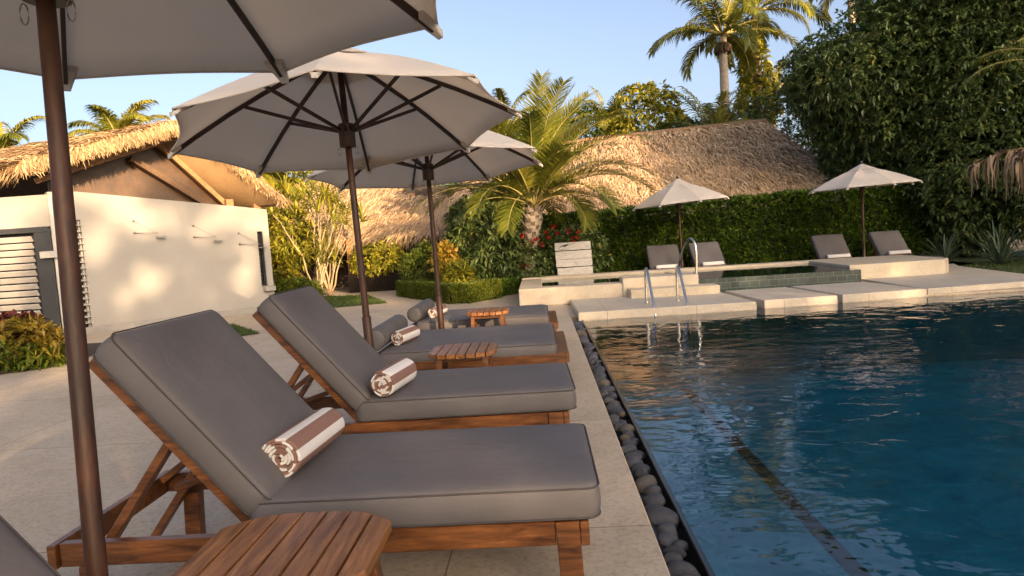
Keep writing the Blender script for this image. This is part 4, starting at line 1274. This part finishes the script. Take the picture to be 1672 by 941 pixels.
# ================================================================== HEDGES
def hedge(name, path, width, h, n_per_m2, leaf, w, mat, label, per=5, core=.8, ztop=None):
    t = empty(name, (path[0][0], path[0][1], 0), label, 'hedge')
    P = []; Nn = []
    mb = MB()
    for (a, b) in zip(path, path[1:]):
        a = np.array(a, float); b = np.array(b, float); d = b[:2] - a[:2]; L = np.linalg.norm(d); u = d / L; s = np.array([-u[1], u[0]])
        h0, h1 = (a[2], b[2]) if len(a) > 2 else (h, h)
        for face in ('l', 'r', 't', 'e0', 'e1'):
            area = {'l': L * h0, 'r': L * h0, 't': L * width, 'e0': width * h0, 'e1': width * h0}[face]
            n = int(area * n_per_m2); x = rng.random(n); y_ = rng.random(n)
            hh = h0 + (h1 - h0) * (x if face in 'lrt' else 0)
            if face in 'lr':
                sg_ = 1 if face == 'l' else -1
                p2 = a[:2] + np.outer(x * L, u) + s * sg_ * width / 2; z = y_ * hh; nv = np.array([s[0] * sg_, s[1] * sg_, .2])
            elif face == 't':
                p2 = a[:2] + np.outer(x * L, u) + np.outer((y_ - .5) * width, s); z = hh; nv = np.array([0, 0, 1.0])
            else:
                q = a if face == 'e0' else b; sg_ = -1 if face == 'e0' else 1
                p2 = q[:2] + np.outer((x - .5) * width, s); z = y_ * (h0 if face == 'e0' else h1); nv = np.array([u[0] * sg_, u[1] * sg_, .2])
            p = np.column_stack([p2, np.broadcast_to(z, (n,))])
            lump = leaf * 1.1 * np.sin(p[:, :1] * 5.1 + p[:, 2:3] * 3.7) * np.sin(p[:, 1:2] * 4.3 + 1.7 * p[:, 2:3]) 
            p = p + nv / np.linalg.norm(nv) * (rng.normal(0, leaf * .22, (n, 1)) + lump * .35)
            P.append(p); Nn.append(np.repeat(nv[None], n, 0))
        c = (a[:2] + b[:2]) / 2; hm = min(h0, h1)
        mb.box((c[0], c[1], hm * core / 2 - .15), (L * .97, width * core, hm * core + .3), Matrix.Rotation(math.atan2(u[1], u[0]), 3, 'Z'))
    P = np.concatenate(P); Nn = unit(np.concatenate(Nn)); n = len(P)
    k = P[:, 2] > .01; P, Nn = P[k], Nn[k]; n = len(P)
    ax = unit(Nn + np.array([0, 0, .3]) + .45 * rng.normal(size=(n, 3)))
    base = np.repeat(P, per, 0); axr = np.repeat(ax, per, 0)
    D = unit(axr * .6 + rng.normal(size=(n * per, 3)) * .6)
    V, F = leaves(base, D, leaf, w, .15)
    tt = np.clip(np.repeat(rng.normal(.48, .2, n), per) + rng.normal(0, .12, n * per), 0, 1)
    np_mesh('leaves', V, F, M[mat], t, np.repeat(tt, 5))
    mb.build('branches', M['leaf_core'], t)
    return t
M['leaf_core'] = plain('twig_core', (.02, .026, .010), .95, 0, 20, .8, .3)
hedge('clipped_hedge', [(-.2, 16.75, 1.55), (2.4, 16.75, 1.60), (6.2, 16.75, 1.74), (10.2, 16.75, 1.72)], .9, 1.6, 420, .095, .042, 'leaf_hedge', 'tall clipped green hedge behind the far parasols, in front of the thatched pavilion', core=.84)
hedge('clipped_hedge', [(-3.05, 15.25), (-1.52, 12.72)], .42, .34, 3600, .034, .017, 'leaf_box', 'long left arm of the low clipped box hedge, running from the planter to the corner', 4)
hedge('clipped_hedge', [(-1.50, 12.66), (-.95, 13.45)], .42, .345, 3600, .034, .017, 'leaf_box', 'short sunlit arm of the low box hedge at the paving corner', 4)
hedge('clipped_hedge', [(-.95, 13.75), (-.38, 14.35)], .40, .30, 2400, .036, .017, 'leaf_hedge', 'low dark box hedge between the sunlit hedge corner and the spa', 4)

# ================================================================== PLANTS
def shrub(name, base, blobs, n, leaf, w, mat, label, cat='shrub', group=None, per=6, **kw):
    t = empty(name, base, label, cat, group)
    mb = MB()
    for b in blobs: limb(mb, base, (b[0], b[1], b[2]), .022, .010, 6, .03)
    mb.build('stem', M['bark'], t)
    foliage('leaves', blobs, n, leaf, w, mat, t, per, zmin=.02, **kw)
    return t
shrub('broadleaf_shrub', (-1.1, 14.6, 0), [(-1.1, 14.6, 1.25, .72, .6, .85), (-.75, 14.7, .75, .7, .6, .7), (-1.5, 14.6, .8, .5, .5, .7), (-.85, 14.8, 1.9, .42, .4, .42), (-1.5, 14.7, 1.55, .38, .4, .4), (-.5, 14.8, 1.45, .42, .4, .4)],
      1700, .17, .050, 'leaf_dark', 'big dark glossy shrub left of the feathery palm trunk', inner=.55, per=6)
shrub('flowering_shrub', (.25, 14.75, 0), [(.15, 14.75, .75, .5, .35, .5), (.75, 14.8, .85, .55, .35, .42), (-.15, 14.6, .5, .4, .35, .42), (1.1, 14.85, .75, .35, .3, .4), (-.28, 14.15, .5, .36, .22, .48)], 1000, .11, .045, 'leaf_dark', 'dark shrub dotted with red flowers behind the plank sign', inner=.6)
fs_ = bpy.data.objects['flowering_shrub']
pts_f = [(-.32, 14.2, 1.20), (-.13, 14.22, 1.02), (-.36, 14.2, .55), (-.26, 14.2, .58), (-.05, 14.25, 1.08), (.06, 14.25, .98), (.17, 14.25, 1.22), (.22, 14.25, 1.10), (.33, 14.3, 1.33), (.40, 14.3, 1.20), (.63, 14.35, 1.22), (.85, 14.35, 1.17), (.78, 14.35, 1.07), (.72, 14.35, 1.0), (-.36, 14.2, .98), (-.30, 14.2, .92)]
for p in pts_f:
    k = 14; dirs = unit(rng.normal(size=(k, 3)) + np.array([0, -.8, .3])); V, F = leaves(np.repeat([p], k, 0) + rng.normal(0, .012, (k, 3)), dirs, .062, .05, .1)
    np_mesh('flower', V, F, M['petal'], fs_, np.repeat(rng.random(k), 5))
# shrubs behind the low hedge
shrub('yellow_croton', (-1.9, 14.1, 0), [(-1.9, 14.1, .62, .28, .25, .25), (-1.95, 14.1, .88, .22, .22, .24)], 240, .13, .045, 'leaf_gold', 'golden croton rising above the low hedge corner', per=6, inner=.5)
shrub('yellow_croton', (-1.6, 13.5, 0), [(-1.6, 13.5, .50, .25, .22, .2)], 130, .16, .034, 'leaf_yellow', 'small spiky yellow croton just behind the low hedge corner', per=7, inner=.4)
shrub('green_shrub', (-2.6, 14.9, 0), [(-2.65, 15.0, .55, .36, .3, .42), (-2.45, 15.0, .85, .26, .26, .28)], 320, .13, .032, 'leaf_mid', 'feathery green shrub behind the left arm of the low hedge', per=7)
shrub('planter_bush', (-4.15, 17.2, .36), [(-4.15, 17.15, .78, .62, .34, .36), (-3.85, 17.2, .95, .35, .3, .28)], 520, .10, .05, 'leaf_yellow', 'rounded yellow green bush growing in the dark planter box', per=6)
def dracaena(base, n, h, spread, L, w, mat, label, heads=18, seed=0):
    t = empty('strap_leaf_plant', base, label, 'plant', 'strap leaved plants beside the house')
    mb = MB()
    for i in range(n):
        a = rng.random() * 6.28; s_ = spread * (.25 + .75 * rng.random()); hh = h * (.6 + .45 * rng.random())
        tip = (base[0] + cos(a) * s_, base[1] + sin(a) * s_ * .6, base[2] + hh)
        midp = (base[0] + cos(a) * s_ * .35, base[1] + sin(a) * s_ * .2, base[2] + hh * .5)
        limb(mb, base, midp, .024, .017, 6, .03, 3); limb(mb, midp, tip, .017, .010, 6, .03, 4)
        blades('leaf_head', tip, heads, L, w, mat, t, el=(-.3, 1.5), droop=1.5, r0=.03, seg=5)
        if i % 2: blades('leaf_head', midp, heads, L * .9, w, mat, t, el=(-.2, 1.4), droop=1.4, r0=.03, seg=5)
    mb.build('stem', M['stem'], t)
    return t
dracaena((-5.0, 15.2, 0), 13, 2.3, 1.0, .55, .045, 'leaf_yellow', 'many stemmed yellow green strap leaf plant at the grass patch')
dracaena((-5.9, 15.9, 0), 11, 2.6, .9, .6, .06, 'leaf_yellow', 'tall strap leaf plant close to the corner of the white house')
dracaena((-5.2, 16.6, 0), 10, 2.8, 1.1, .6, .05, 'leaf_yellow', 'strap leaf plant at the back, before the bungalow roof')
shrub('yellow_shrub', (-6.3, 15.6, 0), [(-6.3, 15.6, .7, .6, .5, .7), (-6.0, 15.9, 1.5, .7, .5, .7)], 650, .2, .06, 'leaf_yellow', 'leafy yellow green shrub next to the right edge of the white house', inner=.5)
shrub('low_fern_shrub', (-5.3, 14.7, 0), [(-5.3, 14.7, .25, .5, .3, .25)], 260, .16, .03, 'leaf_mid', 'low leafy plants at the foot of the strap leaf stems', per=6)
# left bed
shrub('gold_leaf_shrub', (-6.35, 8.0, 0), [(-6.25, 7.98, .38, .2, .2, .14), (-6.5, 8.05, .34, .24, .22, .16), (-6.05, 8.0, .28, .18, .2, .14)], 190, .15, .040, 'leaf_gold', 'low shrub with golden leaves in the bed below the white shutters', per=7, inner=.6)
shrub('green_bed_shrub', (-6.4, 7.9, 0), [(-6.45, 7.85, .14, .42, .25, .18), (-6.1, 7.9, .12, .28, .2, .15)], 330, .12, .036, 'leaf_mid', 'green undergrowth in the bed below the golden leaves', per=6, inner=.4)
shrub('red_leaf_shrub', (-6.75, 8.4, 0), [(-6.7, 8.4, .46, .3, .2, .14)], 110, .11, .06, 'leaf_red', 'dark red leaved shrub behind the golden leaves', per=6) if 'leaf_red' in M else None

# spiky plants at the right lawn edge
def spiky(base, n, L, w, label, mat='leaf_spiky'):
    t = empty('spiky_plant', base, label, 'plant', 'spiky plants at the lawn edge')
    blades('leaves', base, n, L, w, mat, t, el=(.35, 1.45), droop=1.0, r0=.08, seg=7)
    return t
spiky((8.35, 14.45, .05), 46, .72, .040, 'spiky grey green plant next to the last far lounger')
spiky((8.95, 13.6, .03), 60, .80, .034, 'wide dark spiky plant under the dry palm frond')
spiky((9.9, 13.4, .03), 60, .9, .034, 'dark spiky plant at the right picture edge')
spiky((9.3, 14.3, .03), 50, .9, .04, 'tall spiky plant behind the wide dark one')

# ================================================================== PALMS
pm = empty('feathery_palm', (-.30, 14.45, 0), 'feathery date palm with arching fronds in front of the thatched pavilion', 'palm tree')
mb = MB(); mb.tube([(-.30, 14.45, 0), (-.26, 14.45, .5), (-.16, 14.45, 1.1), (-.07, 14.45, 1.55), (-.05, 14.45, 1.75)], [.17, .15, .16, .20, .13], 12); tk = mb.build('trunk', M['bark_pale'], pm)
m = MB()
for k in range(46):
    a = k * 2.39996; z = .95 + .75 * k / 46; r = .16 + .03 * (z - .9); c = Vector((-.16 + .1 * (z - 1.1) / .6, 14.45, z))
    d = Vector((cos(a), sin(a), 0)); m.beam(c + d * (r - .03), c + d * (r + .05) + Vector((0, 0, .13)), .075, .02, up=d)
m.build('frond_base', M['bark'], tk)
palm_fronds(pm, (-.05, 14.45, 1.72), 54, 2.55, (1.45, .28, .60, 1.40), 118, .46, .018, 'leaf_palm', True, .018, vee=.35, hang=.13, skip=.18)

def coconut(base, top, L, n, label, spec=(1.25, -.35, 1.0, 1.5), r=.16, trunk='bark_pale', name='coconut_palm', leaflen=.62, mat='leaf_palm', group='palms beyond the roofs', hang=.6, nl=78, w=.038):
    t = empty(name, base, label, 'palm tree', group)
    mb = MB(); b = np.array(base, float); tp = np.array(top, float); pts = []; rs = []
    for k in range(25):
        u = k / 24; p = b + (tp - b) * u; p[0] += .18 * math.sin(u * 2.2) * (1 - u); pts.append(tuple(p)); rs.append(r * (1.15 - .35 * u) * (1 + .05 * (k % 2)))
    mb.tube(pts, rs, 10); mb.build('trunk', M[trunk], t)
    palm_fronds(t, top, n, L, spec, nl, leaflen, w, mat, False, .03, vee=.15, hang=hang, skip=.14)
    return t
c1 = coconut((6.45, 24, 0), (6.64, 24, 7.4), 2.9, 17, 'tall coconut palm with pale trunk above the thatched pavilion', spec=(1.35, -.15, .7, 1.35))
m = MB()
for k in range(14):
    a = k * 2.4; c = Vector((6.63, 24, 7.2)); d = Vector((cos(a), sin(a), -.3)).normalized(); m.tube([c + d * .12, c + d * .22 + Vector((0, 0, -.1)), c + d * .27 + Vector((0, 0, -.28))], [.07, .09, .03], 7)
m.build('coconut', M['leaf_dry'], c1)
c2 = coconut((8.0, 25.5, 0), (8.25, 25.5, 8.5), 3.0, 15, 'second coconut palm with a vine covered trunk, right of the tall one', spec=(1.3, -.3, .9, 1.5), trunk='bark')
foliage('vine', [(8.1, 25.3, 6.4, .45, .4, 1.0), (8.2, 25.3, 5.4, .6, .5, .8), (7.9, 25.3, 7.1, .3, .3, .5)], 380, .26, .11, 'leaf_yellow', c2)
coconut((5.9, 23.0, 0), (6.0, 23.0, 3.75), 2.1, 16, 'short dark green palm peeping over the pavilion ridge', spec=(1.45, .25, .6, 1.2), r=.12, leaflen=.5, nl=40)
coconut((2.75, 26, 0), (2.8, 26, 5.0), 1.7, 16, 'slender palm tip over the trees behind the feathery palm', spec=(1.4, .2, .7, 1.3), r=.1, leaflen=.45, w=.03, nl=36)
coconut((9.0, 26.5, 0), (9.1, 26.5, 5.7), 1.7, 14, 'yellow palm between the vine covered trunk and the dark trees', spec=(1.4, .1, .7, 1.3), r=.1, leaflen=.45, w=.03, nl=36)
coconut((11.6, 25.5, 0), (11.6, 25.5, 9.4), 2.3, 15, 'palm top looking over the dark tree wall', spec=(1.3, -.2, .8, 1.5), r=.14)
coconut((-12.2, 20, 0), (-12.15, 20, 4.5), 1.6, 15, 'yellow palm crown above the ridge of the white house roof', spec=(1.4, .1, .9, 1.7), leaflen=.5, mat='leaf_yellow')
coconut((-16.4, 20.5, 0), (-16.3, 20.5, 4.2), 2.0, 15, 'yellow palm crown at the left picture edge behind the white house', spec=(1.35, -.1, .9, 1.6), leaflen=.5, mat='leaf_yellow')
coconut((-10.2, 21.5, 0), (-10.2, 21.5, 3.9), 1.2, 12, 'small palm tip left of the ridge palm, barely above the thatch', spec=(1.4, .3, .8, 1.4), leaflen=.4, mat='leaf_yellow')
coconut((-7.9, 19.5, 0), (-7.8, 19.5, 3.0), 1.7, 15, 'bushy palm between the white house and the bungalow', spec=(1.35, .1, .9, 1.5), leaflen=.5, mat='leaf_yellow')
coconut((-.9, 24.5, 0), (-.9, 24.5, 4.6), 2.2, 16, 'palm with pale arching fronds beyond the feathery palm', spec=(1.4, .1, .8, 1.4), leaflen=.5)

# dry frond hanging at the right edge, from a palm just out of frame
dp = empty('dry_palm', (9.15, 11.9, .03), 'palm at the right edge with a dry brown frond hanging down', 'palm tree')
mb = MB(); mb.tube([(9.15, 11.9, .03), (9.1, 11.9, 1.2), (9.1, 11.9, 3.4)], [.16, .13, .12], 10); mb.build('trunk', M['bark'], dp)
def dry_frond(p0, p1, sagz, n, ln, w):
    p0 = np.array(p0, float); p1 = np.array(p1, float); VV = []; FF = []; TT = []; c = 0; rach = []
    for i in range(15):
        t = i / 14; q = p0 + (p1 - p0) * t; q[2] += sagz * math.sin(pi * min(t * .8, 1)); rach.append(q)
    for i in range(n):
        t = .08 + .92 * rng.random(); x = t * 14; k = min(int(x), 13); f = x - k; q = rach[k] * (1 - f) + rach[k + 1] * f
        d = unit((p1 - p0) * .5 + rng.normal(0, .45, 3) * np.array([1, 1, .5])); l = ln * (.55 + .6 * rng.random()) * (1 - .45 * t ** 3)
        sdir = unit(np.cross(d, np.array([0, 0, 1.0])) + rng.normal(0, .5, 3)); tt = np.clip(rng.normal(.5, .22), 0, 1)
        p = q.copy(); S = 6
        for s_ in range(S + 1):
            u = s_ / S; ww = w * (.7 + .5 * math.sin(pi * u)) * (1 - u * .75); VV += [p - sdir * ww / 2, p + sdir * ww / 2]; TT += [tt] * 2
            if s_ < S: b = c + s_ * 2; FF.append([b, b + 1, b + 3, b + 2])
            g = min(1, .12 + u * 1.9); dd = unit(d * (1 - g) + np.array([0, 0, -1.0]) * g + rng.normal(0, .10, 3)); p = p + dd * l / S
        c += (S + 1) * 2
    o = np_mesh('dry_frond', VV, FF, M['leaf_dry'], dp, TT)
    m_ = MB(); m_.tube([tuple(q) for q in rach], [.02 - .012 * i / 14 for i in range(15)], 6); m_.build('frond_stem', M['leaf_dry'], o)
dry_frond((9.0, 11.8, 2.0), (7.25, 11.7, 1.72), .26, 95, .92, .042)
dry_frond((9.05, 12.0, 2.1), (7.75, 11.4, 1.75), .22, 70, .95, .044)
dry_frond((9.05, 12.0, 2.1), (8.5, 11.0, 1.5), .22, 40, .85, .036)
for az, el, L_ in ((2.9, .5, 1.7), (3.5, .75, 1.6), (3.9, .3, 1.5), (2.4, .8, 1.6), (4.6, .6, 1.4)):
    p_, V, F = frond_arrays(L_, el, az, 1.0, 30, .42, .02, base=(9.1, 11.9, 3.3), vee=.2, hang=.7)
    o = np_mesh('frond', V, F, M['leaf_palm'], dp, np.repeat(np.clip(rng.normal(.6, .15, len(V) // 7), 0, 1), 7))
    m_ = MB(); m_.tube([tuple(q) for q in p_], .014, 5); m_.build('frond_stem', M['frond_stem'], o)

# ================================================================== TREES
def T(x, y_): return (x, y_, 0)
KW = dict(group='tall dark trees behind the right parasol', inner=.72, core=1500)
tree('dense_tree', T(9.3, 17.4), [(9.7, 17.3, 2.2, 1.6, 1.4, 1.7), (8.9, 17.2, 3.6, 1.5, 1.5, 1.3), (8.0, 17.1, 4.55, 1.7, 1.6, 1.15), (9.5, 16.9, 6.0, 1.45, 1.4, 1.4), (8.0, 17.6, 3.9, 1.2, 1.2, 1.1), (8.75, 18.2, 2.8, 1.25, 1.0, 1.3)], 8500, .14, .054, 'leaf_dark', 'dense dark tree whose crown slopes up from the pavilion hip', **KW)
tree('dense_tree', T(10.6, 16.2), [(10.1, 16.2, 5.3, 1.7, 1.5, 2.0), (10.4, 15.8, 3.6, 1.8, 1.5, 1.8), (10.2, 15.8, 2.0, 1.6, 1.3, 1.6), (10.3, 16.4, 7.0, 1.5, 1.3, 1.2)], 8500, .14, .054, 'leaf_dark', 'dense dark tree rising above the right parasol, in the middle of the tree wall', **KW)
tree('dense_tree', T(12.6, 15.4), [(11.6, 15.2, 5.6, 2.0, 1.6, 2.4), (12.4, 14.6, 3.2, 2.1, 1.6, 2.2), (11.4, 14.8, 2.0, 1.6, 1.3, 1.6), (11.2, 15.6, 7.6, 1.7, 1.4, 1.4), (13, 15, 7, 2, 1.6, 2)], 9000, .14, .055, 'leaf_dark', 'dense dark tree at the right picture edge above the dry frond', **KW)
tree('round_tree', T(4.2, 25.2), [(4.2, 25.2, 5.0, 1.1, .9, 1.15), (4.9, 25.2, 4.3, .9, .8, .9), (3.5, 25.2, 4.2, .9, .8, .9)], 1100, .22, .10, 'leaf_yellow', 'round yellow green tree over the pavilion ridge, left of the coconut trunk', group='background trees')
tree('round_tree', T(2.2, 25.8), [(2.2, 25.8, 4.3, 1.2, .9, 1.3), (1.2, 25.8, 3.9, 1.1, .9, 1.2)], 900, .22, .09, 'leaf_mid', 'mid green tree behind the feathery palm', group='background trees')
tree('round_tree', T(7.4, 23.8), [(7.2, 23.8, 3.9, 1.2, .9, 1.0), (8.5, 23.4, 4.2, 1.3, 1, 1.2), (9.6, 22.5, 4.4, 1.4, 1, 1.4), (9.9, 20.6, 2.6, 1.3, 1.0, 1.8), (8.9, 23.9, 3.0, 1.2, .8, 1.6)], 2300, .22, .06, 'leaf_dark', 'dark thicket tree between the coconut trunk and the tree wall', group='background trees')
tree('round_tree', T(5.2, 24.2), [(5.2, 24.2, 3.8, 1.1, .8, .9), (4.2, 24.2, 3.6, 1.0, .8, .8)], 700, .2, .07, 'leaf_dark', 'dark low tree just above the pavilion ridge', group='background trees')
tree('round_tree', T(-7.4, 20.5), [(-7.4, 20.5, 2.1, 1.3, .9, 1.3), (-6.2, 20.8, 2.4, 1.2, .9, 1.1), (-8.4, 20.5, 1.6, 1, .8, 1.1)], 1200, .22, .08, 'leaf_yellow', 'yellow green tree behind the strap leaf plants', group='background trees')
tree('round_tree', T(-3.2, 25.5), [(-3.2, 25.5, 3.6, 1.4, .9, 1.4), (-1.6, 25.5, 3.4, 1.2, .9, 1.2)], 700, .22, .09, 'leaf_mid', 'green tree behind the bungalow roof', group='background trees')
#@@SHADE
# ================================================================== TREES BEHIND THE CAMERA (they shade the terrace and the pool)
SA = np.array([.50, -.866]); SB = np.array([.866, .50]); SD = 38.0
def skyline(u):
    xs = [-10, -3.2, -1.8, -1.2, -.6, .3, 1.2, 2.2, 2.8, 5.8, 6.6, 9.0, 12.2, 13.1, 14.2, 22, 24]
    zs = [6.6, 7.3, 7.9, 8.7, 8.4, 8.9, 8.8, 8.6, 7.5, 7.0, 7.7, 8.5, 8.7, 10.9, 12.2, 12.4, 9]
    return np.interp(u, xs, zs)
# openings in the crowns that let sun flecks through (across, height, half sizes)
HOLES = [(2.95, 5.18, .55, .34), (5.55, 6.25, .65, .34), (4.0, 6.5, .6, .3),
         (.06, 7.43, .36, .34), (-.47, 7.0, .38, .30), (-.05, 8.3, .5, .34), (.85, 8.2, .24, .40), (1.5, 7.12, .28, .28), (1.65, 7.6, .28, .28), (1.35, 8.45, .4, .3), (-.85, 7.9, .3, .4), (2.0, 8.2, .3, .4),
         (-.62, 4.17, .30, .24), (-.55, 4.46, .6, .17), (-1.21, 5.26, .6, .2), (-.85, 5.5, .55, .16), (-2.4, 4.3, .5, .2), (-1.8, 4.9, .6, .16), (-3, 5.6, .9, .18),
         (.83, 4.17, .42, .13), (1.19, 4.42, .42, .12), (2.45, 4.88, .45, .12), (1.1, 6.6, .45, .2), (-.75, 5.9, .4, .3), (2.95, 4.2, .3, .14), (8.33, 4.84, .42, .18), (9.4, 4.7, .42, .16), (10.2, 6.2, .35, .14)]
def shade_tree(u0, u1, n, label):
    uc = (u0 + u1) / 2; c = SA * SD + SB * uc
    DZ = (SD - 14.0) * math.tan(radians(13))
    t = empty('shade_tree', (c[0], c[1], -.3), label, 'tree', 'trees behind the camera')
    u = u0 + (u1 - u0) * rng.random(n * 3); z = -3.0 + rng.random(n * 3) * 16
    top = skyline(u) + .35 * np.sin(u * 2.3) * np.sin(u * .9 + 1) + .18 * np.sin(u * 7.1)
    keep = (z < top) & ~((z > top - .8) & (rng.random(n * 3) < .55 * (1 - (top - z) / .8)))
    # crown shaped for its shade: gaps cut where sun flecks should land
    for hu, hz, ru, rz in HOLES: keep &= ((u - hu) / ru) ** 2 + ((z - hz) / rz) ** 2 > 1
    u, z = u[keep][:n], z[keep][:n]; k = len(u)
    dep = rng.normal(0, .9, k)
    P = np.column_stack([SA[0] * (SD + dep) + SB[0] * u, SA[1] * (SD + dep) + SB[1] * u, z - .05 + dep * math.tan(radians(13))])
    P[:, 2] = np.maximum(P[:, 2] + DZ, .15)
    per = 6; base = np.repeat(P, per, 0) + rng.normal(0, .06, (k * per, 3)); D = unit(rng.normal(size=(k * per, 3)) + np.array([0, 0, .2]))
    V, F = leaves(base, D, .36, .17, .2)
    np_mesh('crown', V, F, M['leaf_mid'], t, np.repeat(np.clip(rng.normal(.5, .2, k * per), 0, 1), 5))
    mb = MB(); zt = float(skyline(uc)) * .8
    zt += DZ
    limb(mb, (c[0], c[1], -.3), (c[0], c[1], zt * .6), .24, .16, 10, .05)
    for q in (-.4, -.15, .2, .42):
        d = SB * (u1 - u0) * q; limb(mb, (c[0], c[1], zt * .45), (c[0] + d[0], c[1] + d[1], zt * (1 - abs(q) * .4)), .12, .04, 7, .06)
    mb.build('trunk', M['bark'], t)
cuts = [-10, -4.5, -1.2, 3, 7, 11.5, 15.5, 19.5, 24]
names_ = ['first', 'second', 'third', 'fourth', 'fifth', 'sixth', 'seventh', 'eighth']
for i in range(len(cuts) - 1):
    a_ = (cuts[i + 1] - cuts[i]) * float(skyline((cuts[i] + cuts[i + 1]) / 2))
    shade_tree(cuts[i], cuts[i + 1], int(a_ * (80 if -2 < cuts[i] < 3 else 56)), names_[i] + ' leafy tree of the row out of frame behind the camera')
# ================================================================== LIGHT AND CAMERA
SUN_EL = 13.0; SUN_AZ = (.50, -.866)                               # direction towards the sun in plan
sd = bpy.data.lights.new('sun', 'SUN'); sd.energy = 4.7; sd.angle = radians(.4); sd.color = (1.0, .70, .40)
so = bpy.data.objects.new('sun', sd); link(so)
v = Vector((SUN_AZ[0] * cos(radians(SUN_EL)), SUN_AZ[1] * cos(radians(SUN_EL)), sin(radians(SUN_EL))))
so.rotation_euler = v.to_track_quat('Z', 'Y').to_euler(); so.location = v * 40
w = bpy.data.worlds.new('World'); sc.world = w; w.use_nodes = True
nt = w.node_tree; bg = nt.nodes['Background']
sky = nt.nodes.new('ShaderNodeTexSky'); sky.sky_type = 'NISHITA'; sky.sun_disc = False
sky.sun_elevation = radians(SUN_EL); sky.sun_rotation = math.atan2(SUN_AZ[0], SUN_AZ[1])
sky.air_density = .62; sky.dust_density = 5.0; sky.ozone_density = .25
nt.links.new(sky.outputs[0], bg.inputs['Color']); bg.inputs['Strength'].default_value = .15

cam = bpy.data.cameras.new('camera'); co = bpy.data.objects.new('camera', cam); link(co); sc.camera = co
cam.sensor_fit = 'HORIZONTAL'; cam.sensor_width = 36; cam.lens = 24.01; cam.clip_start = .05; cam.clip_end = 2000
CR = Vector((0.998212, -0.059774, 0)); 
yv = Vector((42, -92.5, 1115)).normalized()                        # view-space direction of the pool's long axis
xv = Vector((1, -.0605, -(42 * 1 + 92.5 * .0605) / 1115)).normalized()
zv = xv.cross(yv); zv = -zv if zv.y > 0 else zv
right = Vector((xv.x, yv.x, zv.x)); down = Vector((xv.y, yv.y, zv.y)); fwd = Vector((xv.z, yv.z, zv.z))
mw = Matrix((right, -down, -fwd)).transposed().to_4x4(); mw.translation = (0, 0, 1.25)
co.matrix_world = mw
sc.view_settings.view_transform = 'Standard'; sc.view_settings.look = 'None'; sc.view_settings.exposure = 1.34; sc.view_settings.gamma = 1
sc.view_settings.use_white_balance = True; sc.view_settings.white_balance_temperature = 6700; sc.view_settings.white_balance_tint = 14
sc.render.engine = 'CYCLES'
cy = sc.cycles; cy.max_bounces = 8; cy.transparent_max_bounces = 12; cy.diffuse_bounces = 4; cy.glossy_bounces = 4; cy.transmission_bounces = 4
cy.caustics_reflective = False; cy.caustics_refractive = False; cy.sample_clamp_indirect = 6; cy.use_denoising = True; cy.use_adaptive_sampling = True
